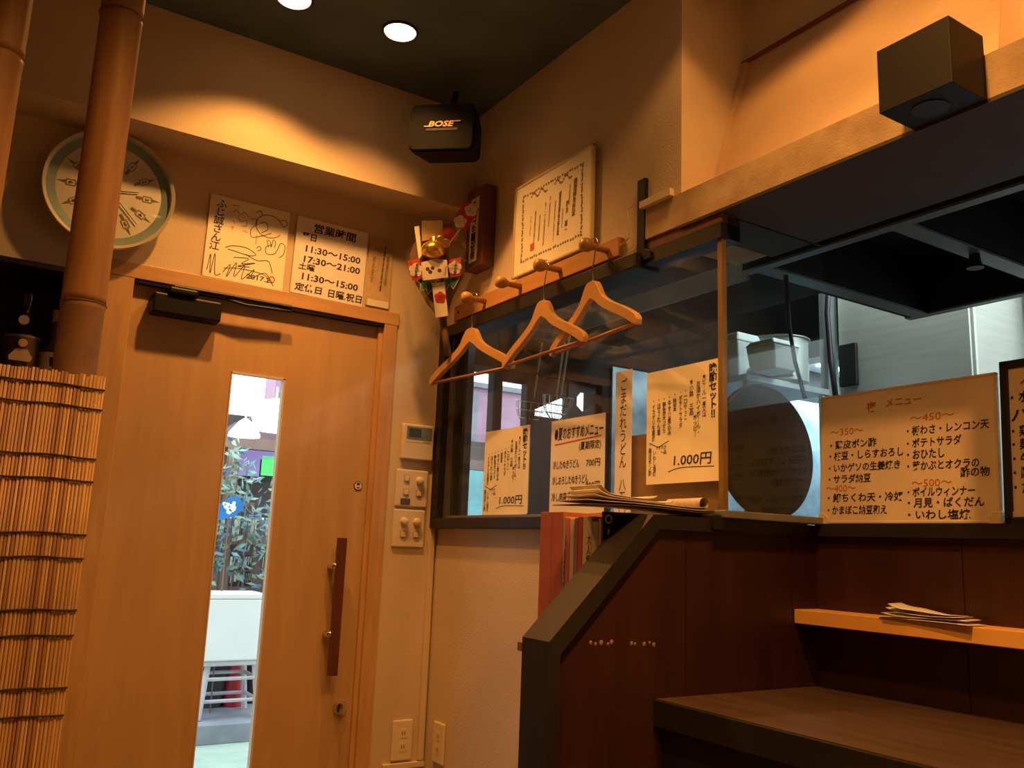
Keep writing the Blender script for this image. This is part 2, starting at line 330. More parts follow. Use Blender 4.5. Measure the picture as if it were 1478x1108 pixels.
# ------------------------------------------------------------------ divider panel, counter, back panel
dv = thing('counter_divider', 'dark red-brown wooden end panel with sloping black cap beside the counter', 'partition', (0, 0, 0))
prof = [(.945, 0), (.945, .925), (1.175, 1.150), (1.665, 1.150), (1.665, 0)]
def clipx(x0, x1):
    def top(x): return .925+(x-.945)*(1.150-.925)/(1.175-.945) if x < 1.175 else 1.150
    p = [(x0, 0), (x0, top(x0))]
    if x0 < 1.175 < x1: p.append((1.175, 1.150))
    return p+[(x1, top(x1)), (x1, 0)]
for x0, x1 in ((.945, 1.262), (1.264, 1.578), (1.580, 1.70)):
    MB().prism(clipx(x0, x1), 1.317, 1.388, 1).build('panel_board', 'darkwood', dv)
MB().prism([(.925, 0), (.925, .937), (.950, .914), (.950, 0)], 1.308, 1.395, 1).build('end_cap', 'blackwood', dv)
MB().prism([(.925, .937), (1.168, 1.174), (1.184, 1.146), (.950, .914)], 1.308, 1.395, 1).build('sloping_cap', 'blackwood', dv)
MB().prism([(1.168, 1.174), (1.70, 1.174), (1.70, 1.146), (1.184, 1.146)], 1.308, 1.395, 1).build('level_cap', 'blackwood', dv)
mb = MB()
for px, py in ((853,927),(860,929),(868,927),(878,929),(883,926),(912,928),(917,929),(930,929),(938,927),(944,930)):
    p = at(1, 1.3165, px, py); mb.lathe([(random.uniform(.003, .006), 0), (.001, -.0006)], 7, (p.x, 1.317, p.z), 1)
mb.build('scuff_marks', 'grime', dv)
ct = thing('dining_counter', 'brown wooden counter top with black front between the dark panels', 'counter')
MB().box(1.185, XB, -1.6, 1.3165, .795, .825).build('counter_top', 'counter', ct)
MB().box(1.178, 1.1855, -1.6, 1.3165, .775, .8235).build('front_edge', 'black', ct, bevel=.0015)
MB().box(1.20, 1.22, -1.6, 1.3165, 0, .795).build('front_apron', 'black', ct)
bp = thing('hatch_panel', 'dark red-brown board wall below the kitchen hatch', 'panel')
y = 1.3165; ys = [1.3165, .975, .61, .2, -.3, -.9, -1.6]
for i in range(len(ys)-1): MB().box(XB, XB+.03, ys[i+1]+.002, ys[i], .825 if 0 else 0, 1.150).build('panel_board', 'darkwood', bp)
MB().box(1.650, 1.74, -1.6, 1.3075, 1.150, 1.178).build('top_ledge', 'blackwood', bp)
tag(MB().box(1.585, XB, -1.6, 1.3165, .960, .990).build('wall_shelf', 'shelf', bevel=.0015), 'narrow orange wooden shelf on the dark board wall above the counter', 'shelf')

# napkins on the shelf
def wavy_sheet(x0, x1, y0, y1, z, amp, ph, th=.0012, n=14, m=5, curl=0):
    vs = []; fs = []
    for i in range(n+1):
        for j in range(m+1):
            u, v = i/n, j/m
            vs.append((x0+(x1-x0)*v, y0+(y1-y0)*u, z+amp*math.sin(u*5+ph)*(.4+.6*v)+curl*max(0, u-.75)**2*16))
    k = len(vs); vs += [(a_, b_, c_+th) for a_, b_, c_ in vs]
    for i in range(n):
        for j in range(m):
            q = (i*(m+1)+j, (i+1)*(m+1)+j, (i+1)*(m+1)+j+1, i*(m+1)+j+1); fs += [q[::-1], tuple(t_+k for t_ in q)]
    ring = [i*(m+1) for i in range(n+1)]+[n*(m+1)+j for j in range(1, m+1)]+[i*(m+1)+m for i in range(n-1, -1, -1)]+[j for j in range(m-1, 0, -1)]
    for i in range(len(ring)): p_, q_ = ring[i], ring[(i+1) % len(ring)]; fs.append((p_, q_, q_+k, p_+k))
    return MB().add(vs, fs)
nk = thing('folded_napkins', 'small stack of crumpled white paper napkins on the orange shelf', 'napkins', (1.606, 1.02, .9905))
for i in range(4):
    o = wavy_sheet(-.028, .026, -.105+.012*i, .085-.008*i, .001+.0055*i, .0015+.0012*i, i*1.3, curl=.003*i).build('napkin', 'paperw', nk, smooth=True)
    o.rotation_euler.z = R([-3, 2, -5, 6][i])

# ------------------------------------------------------------------ wall things: papers
def sheet(name, label, cat, loc, rot, ww, hh, m, th=.003, group=None, tilt=0, cut=0):
    o = thing(name, label, cat, loc, (rot[0], rot[1], rot[2]), group)
    if tilt: o.rotation_euler = (Matrix.Rotation(rot[2], 3, 'Z') @ Matrix.Rotation(rot[0], 3, 'X') @ Matrix.Rotation(tilt, 3, 'Z')).to_euler()
    pts = [(0,0),(ww,0),(ww,hh),(0,hh)] if not cut else [(cut,0),(ww-cut,0),(ww,cut),(ww,hh),(0,hh),(0,cut)]
    MB().prism(pts, 0, th).build('sheet', m, o); return o
def w1loc(x, z, out=.0005): return (x, YW-out, z)
def w2loc(y, z, out=.0005, X=XW): return (X-out, y, z)
# opening hours
o = sheet('opening_hours_sign', 'white card with handwritten opening hours above the door', 'sign', w1loc(.797, 1.852, .004), W1R, .240, .252, 'paperw', tilt=R(-1))
ink(o, [('営業時間', .055, .208, .142, .032), ('平日', .018, .178, .048, .024), ('11:30〜15:00', .035, .140, .185, .022), ('17:30〜21:00', .032, .105, .190, .022),
        ('土曜', .018, .080, .052, .022), ('11:30〜15:00', .032, .048, .188, .022), ('定休日', .012, .010, .088, .026), ('日曜.祝日', .122, .008, .114, .028)], 'ink', .0036, 'lettering', .022)
# autograph board
o = sheet('autograph_board', 'square autograph card with brush signature and sketches above the door', 'autograph board', w1loc(.531, 1.851, .004), W1R, .242, .256, 'shikishi', tilt=R(-.5))
ink(o, [('ふじ誠さん江', .010, .085, .030, .160, True)], z=.0036)
ink(o, [('2017.2.', .128, .018, .078, .015)], z=.0036, name='date')
st = [curve_pts(ell(.182, .196, .042, .036, 20, 330)), curve_pts([(.215,.222),(.232,.228),(.236,.212),(.222,.205)]), curve_pts([(.140,.232),(.150,.240),(.158,.228)]),
      curve_pts([(.148,.196),(.128,.175),(.132,.150),(.165,.162),(.190,.176)]), curve_pts([(.152,.200),(.170,.206),(.178,.186),(.160,.170)]),
      curve_pts([(.196,.140),(.178,.128),(.182,.108),(.205,.112),(.214,.128),(.222,.150),(.236,.145),(.234,.118),(.222,.104)]), curve_pts([(.186,.130),(.180,.150),(.190,.148),(.194,.132),(.198,.155),(.206,.150),(.204,.132)]),
      curve_pts([(.150,.118),(.158,.126),(.164,.118),(.154,.110)]),
      curve_pts([(.012,.020),(.018,.070),(.022,.010),(.030,.075),(.036,.012),(.052,.016)]),
      curve_pts([(.058,.100),(.080,.110),(.120,.112),(.150,.098),(.130,.090),(.090,.094),(.065,.096)]), curve_pts([(.120,.092),(.155,.080),(.190,.085),(.205,.050)]),
      curve_pts([(.085,.075),(.130,.080),(.110,.060),(.150,.070),(.100,.050),(.135,.055)]), curve_pts([(.058,.022),(.078,.050),(.070,.010),(.095,.060),(.092,.015),(.120,.056),(.115,.012),(.150,.050),(.140,.020),(.180,.045),(.200,.030),(.212,.010)]),
      curve_pts([(.060,.035),(.110,.044),(.180,.040),(.195,.022)])]
strokes(o, st, .0011, z=.0034)
strokes(o, [curve_pts([(.070,.215),(.078,.225),(.090,.212),(.104,.222),(.116,.210)]), curve_pts([(.066,.165),(.074,.168),(.070,.158)]), curve_pts([(.124,.205),(.140,.210),(.142,.196),(.128,.190)]), curve_pts([(.146,.160),(.146,.130)]), curve_pts([(.064,.235),(.085,.238)])], .0010, 'orangei', z=.0034, name='orange_strokes')
strokes(o, [ell(.206, .030, .008, .009)], .0018, 'red', z=.0034, name='seal_stamp')
strokes(o, [curve_pts([(.085,.200),(.095,.190),(.110,.198),(.112,.180),(.098,.178)]), curve_pts([(.070,.190),(.078,.180)]), curve_pts([(.105,.165),(.118,.160)])], .0009, 'gold_ink', z=.0034, name='faint_strokes')
# temple charm
o = sheet('temple_charm_paper', 'narrow aged paper charm with brush writing right of the opening hours', 'paper charm', w1loc(1.049, 1.858, .003), W1R, .084, .236, 'paperold', th=.002)
ink(o, [('金閣舎利殿御守護', .032, .030, .018, .185, True)], 'ink2', z=.0026)
ink(o, [('開運招福', .058, .075, .011, .105, True), ('家内安全', .010, .080, .011, .090, True)], 'gold_ink', z=.0026, name='side_lettering')
MB().box(.006, .080, .0, .022, .002, .0028).build('torn_strip', 'paper', o)
# certificate on the window wall
o = sheet('framed_certificate', 'yellowed certificate in plastic sleeve above the coat pegs', 'certificate', w2loc(2.138, 1.897, .010), W2R, .385, .285, 'shikishi', th=.008)
mb = MB()
def frame2(mb, x0, x1, y0, y1, t_, z0, z1): mb.box(x0, x1, y0, y0+t_, z0, z1).box(x0, x1, y1-t_, y1, z0, z1).box(x0, x0+t_, y0, y1, z0, z1).box(x1-t_, x1, y0, y1, z0, z1)
frame2(mb, -.003, .388, -.003, .288, .008, .0, .011); mb.build('sleeve_edge', 'edge', o, bevel=.002)
mb = MB()
for side in range(4):
    for k in range(26):
        u = k/25
        x, y = [(.045+.295*u, .040), (.045+.295*u, .245), (.045, .040+.205*u), (.340, .040+.205*u)][side]
        mb.lathe([(.0045, .0082), (.002, .0088)], 6, (x+random.uniform(-.002, .002), y+random.uniform(-.002, .002), 0))
for x0 in (.09, .21):
    for k in range(14): mb.lathe([(.004, .0082), (.002, .0088)], 6, (x0+k*.006, .232+.008*math.sin(k*.9), 0))
mb.build('ornament_border', 'gold_ink', o)
ink(o, [('調理師免許証', .295, .105, .016, .110, True), ('藤井 誠一', .262, .075, .013, .085, True), ('調理師免許証', .225, .070, .011, .130, True)], 'ink2', z=.0086)
ink(o, [('東京都調理師', .278, .145, .006, .060, True), ('昭和年月日', .246, .085, .006, .060, True), ('調理師名簿に登録する', .205, .060, .006, .120, True), ('平成年月日', .180, .110, .007, .090, True), ('第一二三号調理師免許', .155, .060, .007, .130, True), ('東京都知事', .130, .080, .007, .080, True), ('東京都知事印', .105, .080, .008, .100, True), ('平成', .085, .110, .005, .060, True)], 'gold_ink', z=.0086, name='small_lettering')
MB().box(.092, .112, .060, .082, .0082, .0088).build('red_seal', 'orangei', o)
# plaque
o = thing('wooden_plaque', 'dark brown wooden name plaque with white label near the corner', 'plaque', w2loc(2.392, 1.975, 0), W2R)
MB().box(0, .110, 0, .272, 0, .045).build('plaque_block', 'plumwood', o, bevel=.002)
MB().box(.026, .076, .022, .240, .045, .047).build('white_label', 'paper', o)
ink(o, [('食品衛生責任者', .034, .030, .032, .200, True, 0, .03)], z=.0478)
# sheets on the window glass
XG = 1.366
def bansyaku(name, label, loc, ww, hh, cut, z=.0036):
    o = sheet(name, label, 'menu card', loc, W2R, ww, hh, 'shikishi', cut=cut)
    k, l = ww/.24, hh/.268
    V = lambda s, x, y, w_, h_, b=.012: (s, x*k, y*l, w_*k, h_*l, True, .0, b)
    ink(o, [V('晩酌セット‼', .208, .138, .024, .122, .03)], 'ink', z)
    ink(o, [V('★ビール一本又は', .186, .142, .013, .098), V('お酒かハイボール・', .168, .108, .013, .118), V('★小鉢', .146, .192, .013, .042), V('三品', .146, .150, .013, .026), V('ホッピー', .158, .100, .013, .050),
            V('・一口やっこ', .128, .142, .011, .068), V('・ポテトサラダ', .112, .124, .011, .084), V('・枝豆', .092, .166, .012, .040), V('・牛すじ煮込み', .074, .110, .012, .092), V('・野菜天ぷら', .056, .118, .012, .082),
            V('・ほうれん草', .038, .112, .012, .088), V('・イカゲソ生姜焼', .020, .100, .011, .098), V('いわし塩焼', .024, .018, .011, .060), V('・鶏皮ポン酢', .008, .020, .011, .074)], 'ink2', z, 'menu_items')
    ink(o, [('いずれか', .036*k, .080*l, .034*k, .010*l), ('一品', .050*k, .068*l, .020*k, .010*l)], 'ink2', z, 'note')
    strokes(o, [curve_pts([(.010*k,.098*l),(.030*k,.090*l),(.044*k,.086*l),(.060*k,.092*l),(.078*k,.098*l)]), curve_pts([(.076*k,.026*l),(.120*k,.034*l),(.222*k,.032*l)])], .0011, z=.0032)
    ink(o, [('1.000円', .094*k, .038*l, .118*k, .026*l, False, .12, .01)], 'ink', z, 'price')
    return o
bansyaku('evening_set_card', 'cream card with evening drink set at 1,000 yen next to the corner mullion', w2loc(1.553, 1.255, .001, XG), .236, .266, 0)
bansyaku('evening_set_card', 'cream card with evening drink set, cut lower corners, nearest the door', w2loc(2.300, 1.184, .001, XG), .246, .262, .012)
o = sheet('summer_menu_sheet', 'white sheet of summer udon specials with red underline, behind the books', 'menu sheet', w2loc(1.948, 1.180, .001, XG), W2R, .236, .264, 'paperw', th=.001)
ink(o, [('●夏のおすすめメニュー', .016, .208, .212, .034), ('(夏期限定)', .128, .172, .092, .026), ('冷したぬきうどん', .012, .130, .118, .024), ('700円', .160, .130, .058, .020), ('冷しおろしたぬきうどん', .010, .088, .160, .024), ('800円', .160, .072, .058, .020), ('冷し肉南うどん', .010, .044, .120, .024), ('円', .198, .034, .018, .018)], z=.0016)
MB().prism([(.018, .196), (.222, .206), (.222, .209), (.018, .199)], .001, .0016).build('red_underline', 'red', o)
o = sheet('sesame_udon_strip', 'tall narrow white strip advertising sesame udon on the window', 'menu strip', w2loc(1.672, 1.168, .001, XG), W2R, .062, .374, 'paperw', th=.001)
ink(o, [('ごまだれうどん', .018, .132, .026, .222, True, 0, .0), ('八五〇', .018, .018, .026, .085, True, 0, .0)], z=.0016)
tag(MB().box(XG+.010, XG+.020, 1.325, 1.630, 1.185, 1.378).build('plank', 'wplank'), 'pale wooden board standing behind the window glass by the mullion', 'board')

# ------------------------------------------------------------------ peg rail and hangers
pr = thing('coat_peg_rail', 'light wooden wall rail with four round coat pegs above the window', 'peg rail', (XW, 2.50, 1.835), W2R)
MB().box(0, .86, 0, .052, 0, .018).build('rail_board', 'rail', pr, bevel=.002)
PEGS = [at(0, 1.275, px, py).y for px, py in ((675, 443), (725, 424), (781, 400), (848, 376))]
for yy in PEGS:
    x = 2.50-yy
    p_ = MB().lathe([(.009, 0), (.0085, .045), (.012, .050), (.0175, .060), (.0185, .070), (.016, .080), (.008, .085), (0, .086)], 16, (x, .026, .018)).build('peg', 'peg', pr, smooth=True)
MB().lathe([(.006, .018), (.006, .020), (.003, .0205)], 12, (.815, .026, 0)).build('screw_head', 'blackm', pr); MB().lathe([(.004, .018), (.004, .020)], 10, (.03, .026, 0)).build('screw_head', 'blackm', pr)
def hanger(label, pegy, apex, theta, ww=.42, drop=.14):
    t = thing('coat_hanger', label, 'hanger', apex, (R(90), 0, R(-90)+theta), 'wooden coat hangers on the peg rail')
    h = ww/2
    topc = curve_pts([(0,.004),(.020,0),(.036,-.018),(.055,-.045),(.10,-.072),(.15,-.095),(h-.012,-.122),(h,-.138)], 4)
    lowc = curve_pts([(h-.002,-.150),(h-.014,-.148),(.15,-.122),(.10,-.098),(.05,-.072),(.022,-.052),(0,-.040)], 4)
    right = topc+lowc
    out = [(x, y) for x, y in topc]+[(x, y) for x, y in lowc]+[(-x, y) for x, y in reversed(lowc[:-1])]+[(-x, y) for x, y in reversed(topc[1:])]
    k = drop/.14
    MB().prism([(x, y*k) for x, y in out], -.008, .008).build('shoulder_arms', 'hanger', t, bevel=.003)
    MB().tube([(-h+.008, -.145*k, 0), (h-.008, -.145*k, 0)], .0048, 10).build('trouser_bar', 'hbar', t, smooth=True)
    hk = [(0, .0, 0), (0, .028, 0), (-.002, .040, 0)]
    pz = 1.861+.010-apex[2]
    hk += [(0+.019*math.cos(R(a_)), pz-.014+.019*math.sin(R(a_)), 0) for a_ in range(-60, 200, 20)]
    MB().tube(hk, .0016, 6).build('hook', 'chrome', t, smooth=True)
hanger('wooden coat hanger on the peg nearest the door', PEGS[0], (1.285, PEGS[0]-.016, 1.757), R(7))
hanger('wooden coat hanger on the third peg from the door', PEGS[2], (1.282, PEGS[2]-.006, 1.757), R(-3))
hanger('wooden coat hanger on the peg furthest from the door', PEGS[3], (1.278, PEGS[3]-.020, 1.756), R(-7))

# black bracket and cable trunking by the lintel
o = thing('cable_bracket', 'black flat metal strip standing where the lintel begins', 'bracket', (XW, 1.575, 1.80), W2R)
MB().prism([(0, .0), (.05, .0), (.05, .018), (.028, .030), (.028, .215), (.0, .215), (.0, .03), (-.03, .028), (-.03, .02)], 0, .012).build('strip', 'blackm', o, bevel=.001)
tag(MB().tube([(1.337, 1.575, 1.955), (1.334, 1.600, 1.945), (1.338, 1.600, 1.87), (1.340, 1.63, 1.862), (1.345, 1.65, 1.858)], .002, 6).build('thin_cable', 'conduit'), 'thin cable looping from the peg rail to the bracket', 'cable')
tag(MB().box(1.332, 1.346, 1.445, 1.555, 1.932, 1.950).build('cable_trunking', 'conduit', bevel=.001), 'short pale cable trunking lying along the lintel edge', 'trunking')
# box lamp on lintel
o = thing('black_box_light', 'black cube shaped box mounted on the plaster lintel', 'box light', (1.345, .77, 1.846))
X0 = 1.245-1.345
mb = MB().box(X0, 0, -.068, .062, .004, .121)
mb.build('box_body', 'blackm', o, bevel=.001)
MB().lathe([(.030, .004), (.030, .0025), (.0, .0025)], 20, (-.05, 0, 0)).build('lens_plate', 'black', o)

# ------------------------------------------------------------------ switches, thermostat, outlets
def plate(name, label, cat, loc, rot, ww, hh, group=None):
    o = thing(name, label, cat, loc, rot, group); MB().box(0, ww, 0, hh, 0, .008).build('cover_plate', 'plate', o, bevel=.004); return o
def knob(o, x, y): MB().lathe([(.0125, .008), (.0115, .022), (.009, .024)], 18, (x, y, 0)).build('dimmer_knob', 'plate', o, smooth='auto')
def rocker(o, x, y):
    MB().box(x-.011, x+.011, y-.012, y+.012, .008, .0088).build('switch_recess', 'plated', o)
    MB().box(x-.008, x+.008, y-.008, y+.009, .0085, .013).build('switch_button', 'plate', o, bevel=.002)
o = plate('thermostat', 'cream thermostat panel with grey display above the light switches', 'thermostat', w1loc(1.206, 1.368), W1R, .115, .117)
o.children[0].scale = (1, 1, 2.2)
MB().box(.014, .106, .066, .108, .0176, .0186).build('display_bezel', 'lcd', o, bevel=.0005)
MB().box(.022, .066, .074, .102, .0186, .0192).build('dark_display', 'lcdd', o); MB().box(.066, .096, .074, .102, .0186, .0190).build('light_display', 'lcd', o)
MB().box(.012, .108, .056, .0575, .0170, .0180).build('flap_line', 'plated', o); MB().box(.074, .100, .058, .063, .0176, .0186).build('button', 'plated', o)
o = plate('light_switch_plate', 'cream switch plate with one dimmer knob, directly below the thermostat', 'light switch', w1loc(1.198, 1.215), W1R, .114, .120)
knob(o, .082, .086); rocker(o, .082, .044); rocker(o, .036, .090); rocker(o, .036, .046); MB().box(.018, .052, .006, .026, .008, .0095).build('label_tape', 'label', o)
o = plate('light_switch_plate', 'cream switch plate with two dimmer knobs, lower of the pair', 'light switch', w1loc(1.196, 1.086), W1R, .113, .120)
for x in (.036, .082): knob(o, x, .082); rocker(o, x, .040)
def outlet(label, loc, rot):
    o = plate('wall_outlet', label, 'outlet', loc, rot, .070, .120)
    for y in (.040, .080):
        s_ = MB().box(.024, .050, y-.013, y+.013, .008, .0090).build('socket', 'plate', o)
        MB().box(.032, .034, y-.005, y+.006, .009, .0094).box(.040, .042, y-.005, y+.006, .009, .0094).build('slots', 'ink2', s_)
outlet('cream double outlet low on the wall right of the door', w1loc(1.238, .438), W1R)
outlet('cream double outlet low on the wall under the window', w2loc(2.515, .442), W2R)
tr = struct('trim_5'); tr['label'] = 'pale conduit strip running down the wall corner'
MB().box(1.328, 1.347, YW-.014, YW, .435, 1.76).build('vertical_conduit', 'conduit', tr, bevel=.002)
MB().box(1.21, 1.352, YW-.014, YW, .415, .432).build('horizontal_conduit', 'conduit', tr, bevel=.002)

# ------------------------------------------------------------------ clock
ck = thing('wall_clock', 'round silver rimmed wall clock partly behind the thick bamboo pole', 'clock', (.256, YW, 2.030), W1R)
MB().lathe([(.150, 0), (.160, .02), (.168, .045), (.171, .055), (.168, .060), (.160, .058), (.158, .044)], 64, cap=False).build('rim', 'clockrim', ck, smooth='auto')
MB().lathe([(.160, .046), (.134, .040), (.134, .034), (0, .034)], 64, cap=False).build('teal_ring', 'clockring', ck)
fc = MB().lathe([(.135, .036), (.135, .0405), (0, .0405)], 64).build('dial', 'face', ck)
num = MB()
for hnum in range(12):
    a_ = R(90-30*(hnum if hnum else 12)); cx_, cy_ = .098*math.cos(a_), .098*math.sin(a_)
    m_ = MB()
    for q in range(1):
        frame2(m_, -.012, .012, -.009, .009, .0018, .041, .0415)
        m_.prism([(.013, -.004), (.034, 0), (.013, .004)], .041, .0415); m_.box(-.030, -.013, -.004, .004, .041, .0415)
    for v in m_.v: x_, y_ = v.x, v.y; v.x = cx_+x_*math.cos(a_)-y_*math.sin(a_); v.y = cy_+x_*math.sin(a_)+y_*math.cos(a_)
    m_.build('watch_marker', 'gold_ink', fc)
    vs, fs = glyphs(str(hnum if hnum else 12), .02)
    xc = (min(v.x for v in vs)+max(v.x for v in vs))/2; yc = (min(v.y for v in vs)+max(v.y for v in vs))/2
    b_ = a_-R(90)
    num.add([(cx_+((v.x-xc)*math.cos(b_)-(v.y-yc)*math.sin(b_))*.016, cy_+((v.x-xc)*math.sin(b_)+(v.y-yc)*math.cos(b_))*.016, .0418) for v in vs], fs)
num.build('numerals', 'ink2', fc)
for nm, ang, L, wd in (('hour_hand', 80, .075, .004), ('minute_hand', 136, .112, .003)):
    a_ = R(90-ang); m_ = MB().prism([(-.02, -wd/2), (L, -wd/4), (L, wd/4), (-.02, wd/2)], .044, .0455)
    for v in m_.v: x_, y_ = v.x, v.y; v.x = x_*math.cos(a_)-y_*math.sin(a_); v.y = x_*math.sin(a_)+y_*math.cos(a_)
    m_.build(nm, 'chrome', ck)
MB().lathe([(.158, .052), (.10, .056), (0, .058)], 48, cap=False).build('cover_glass', 'glass', ck, smooth=True)

# ------------------------------------------------------------------ speaker in the corner
sp = thing('wall_speaker', 'small black loudspeaker hung in the corner below the ceiling', 'speaker', (1.098, 2.195, 2.340), (0, 0, 0))
fdir = Vector((-.70, -.71, -.10)).normalized(); rdir = Vector((.90, -.43, 0)).normalized(); udir = rdir.cross(-fdir).normalized()
rdir = (-fdir).cross(udir)*-1; 
rdir = udir.cross(fdir).normalized()
sp.rotation_euler = Matrix((rdir, udir, fdir)).transposed().to_euler()
def rrect(w_, h_, r_, n=4):
    p = []
    for cx_, cy_, a0 in ((w_-r_, h_-r_, 0), (-w_+r_, h_-r_, 90), (-w_+r_, -h_+r_, 180), (w_-r_, -h_+r_, 270)):
        for k in range(n+1): a_ = R(a0+90*k/n); p.append((cx_+r_*math.cos(a_), cy_+r_*math.sin(a_)))
    return p
mb = MB(); P0, P1, P2 = rrect(.090, .062, .022), rrect(.104, .074, .022), rrect(.100, .070, .018); n_ = len(P0)
mb.add([(x, y-.004, -.130) for x, y in P0]+[(x, y, -.030) for x, y in P1]+[(x, y, -.006) for x, y in P1], [(i+r_*n_, (i+1) % n_+r_*n_, (i+1) % n_+(r_+1)*n_, i+(r_+1)*n_) for r_ in range(2) for i in range(n_)]+[tuple(range(n_))[::-1], tuple(range(2*n_, 3*n_))])
mb.build('cabinet', 'darkgrey', sp, smooth='auto')
MB().prism(P2, -.006, .004).build('front_grille', 'grille', sp, bevel=.003)
vs, fs = glyphs('BOSE', .03); xm = max(v.x for v in vs); ym = max(v.y for v in vs)
mb = MB().add([(-.042+v.x/xm*.078+v.y/ym*.006, .0+v.y/ym*.017, .0075) for v in vs], fs)
mb.box(-.054, -.036, -.0, .0028, .0040, .0075).box(.042, .060, .0142, .017, .0040, .0075)
mb.build('logo_lettering', 'logo', sp)
MB().box(-.048, .052, -.012, -.004, .004, .0055).build('logo_shadow_bar', 'black', sp)
MB().tube([(0, .07, -.07), (0, .10, -.10), (0, .16, -.13)], .010, 8).build('mount_arm', 'blackm', sp)

# ------------------------------------------------------------------ lucky rake bundle in the corner
kz = Vector((-.46, -.87, -.10)).normalized(); kr = Vector((.87, -.46, 0)).normalized(); ku = kz.cross(kr).normalized()
PXM = .00218
kb = thing('lucky_rake_charm', 'cellophane wrapped festival lucky rake with gold, leaves and tags in the corner', 'good luck charm', tuple(at(1, 2.37, 640, 400)))
kb.rotation_euler = Matrix((kr, ku, kz)).transposed().to_euler()
def L(px, py): return ((px-640)*PXM, (400-py)*PXM)
def card(nm, pts, m, z, th=.002, par=None, bevel=0): return MB().prism([L(*p) for p in pts], z, z+th).build(nm, m, par or kb, bevel=bevel)
card('bamboo_fan', [(589,372),(594,352),(604,343),(618,350),(632,346),(645,342),(660,345),(668,356),(671,376),(668,398),(655,430),(647,462),(638,462),(618,440),(600,412)], 'fan', -.012, .008, bevel=.002)
MB().tube([(*L(641,455), -.004), (*L(648,490), 0), (*L(653,515), .002)], [.012, .011, .0105], 10).build('handle_stick', 'fan', kb, smooth=True)
mb = MB()
for i, (x, y) in enumerate(((626,362),)):
    mb.lathe([(0, -.026), (.022, -.022), (.037, -.008), (.041, .006), (.036, .022), (.022, .032), (.013, .036), (.018, .046)], 20, (*L(624,366), .02), 1)
mb.build('gold_pouch', 'gold', kb, smooth=True)
for x, y in ((633, 349), (641, 353)): MB().lathe([(.015, .03), (.015, .034), (.012, .035)], 18, (*L(x, y), 0)).build('gold_coin', 'gold', kb)
card('banner', [(604,320),(634,317),(637,342),(606,350)], 'paperold', .012)
card('straw_tuft', [(594,330),(601,328),(607,372),(603,378)], 'shikishi', .016)
MB().lathe([(0, -.03), (.020, -.02), (.026, 0), (.018, .018), (0, .026)], 14, (*L(645, 337), .004)).build('red_ball', 'redc', kb, smooth=True)
for a_, pts in (('l', [(601,408),(612,405),(622,408),(626,418),(619,428),(616,420),(607,424),(608,414)]), ('r', [(642,404),(652,400),(664,400),(660,408),(655,418),(649,410),(646,420),(642,412)])):
    lf = card('paper_leaf', pts, 'leaf', .014); q = [L(*p) for p in pts]; strokes(kb, [q+[q[0]]], .0012, 'whitec', .0165, 'leaf_edge')
def flower(par, cx_, cy_, r_, z, m='whitec'):
    mb = MB()
    for k in range(5):
        a_ = R(90+72*k); mb.lathe([(r_*.52, z), (r_*.5, z+.001)], 14, (cx_+r_*.55*math.cos(a_), cy_+r_*.55*math.sin(a_), 0))
    mb.build('white_blossom', m, par)
c1 = card('blossom_tag', [(588,381),(604,377),(611,402),(606,407),(596,410)], 'redc', .020); flower(c1, *L(600, 394), .021, .0222)
c2 = card('blossom_tag', [(647,376),(664,371),(665,398),(650,402)], 'redc', .020); flower(c2, *L(656, 387), .021, .0222)
c3 = card('tall_blossom_tag', [(667,287),(687,298),(669,333),(648,318)], 'redc', .024); flower(c3, *L(675, 301), .020, .0262); flower(c3, *L(660, 319), .020, .0262)
ink(c1, [('商売繁盛', *L(598, 405), .010, .045, True)], z=.0240); ink(c2, [('千客万来', *L(654, 398), .010, .045, True)], z=.0240)
MB().tube([(*L(661,328), .020), (*L(643,356), .02)], .0015, 6).build('tag_stick', 'whitec', kb)
em = card('votive_tablet', [(607,384),(628,377),(644,378),(647,403),(611,410)], 'whitec', .032, .005)
mb = MB()
for x, y in ((617, 393), (624, 391), (621, 397), (634, 394)): mb.lathe([(.0065, .037), (.005, .0376)], 10, (*L(x, y), 0))
mb.build('crest_print', 'ink2', em); ink(em, [('開運招福', *L(641, 401), .005, .030, True)], 'orangei', z=.0376)
lt = card('hanging_strip', [(624,412),(642,409),(650,458),(632,462)], 'whitec', .022); flower(lt, *L(637, 432), .018, .0242, 'redc')
mb = MB(); ring = [(577,318),(600,306),(640,296),(672,306),(676,350),(674,385),(664,425),(648,462),(636,464),(614,440),(592,405),(580,360)]
n_ = len(ring); q = [L(*p) for p in ring]; cx_, cy_ = L(632, 372)
vs = [(x, y, -.015) for x, y in q]+[(cx_+(x-cx_)*.80, cy_+(y-cy_)*.88, .055+.012*math.sin(i*2.4)) for i, (x, y) in enumerate(q)]+[(cx_+(x-cx_)*.35, cy_+(y-cy_)*.45, .070+.01*math.sin(i*1.9)) for i, (x, y) in enumerate(q)]
mb.add(vs, [(i+r_*n_, (i+1) % n_+r_*n_, (i+1) % n_+(r_+1)*n_, i+(r_+1)*n_) for r_ in range(2) for i in range(n_)]+[tuple(range(2*n_, 3*n_))])
mb.build('cellophane_wrap', 'clear', kb)
mb = MB()
for pts in (((640,464),(628,476),(625,484),(634,478)), ((642,464),(652,470),(658,476),(650,476)), ((638,466),(632,486),(640,492),(643,474))): mb.prism([L(*p) for p in pts], .012, .014)
mb.build('wrap_bow', 'clear', kb)

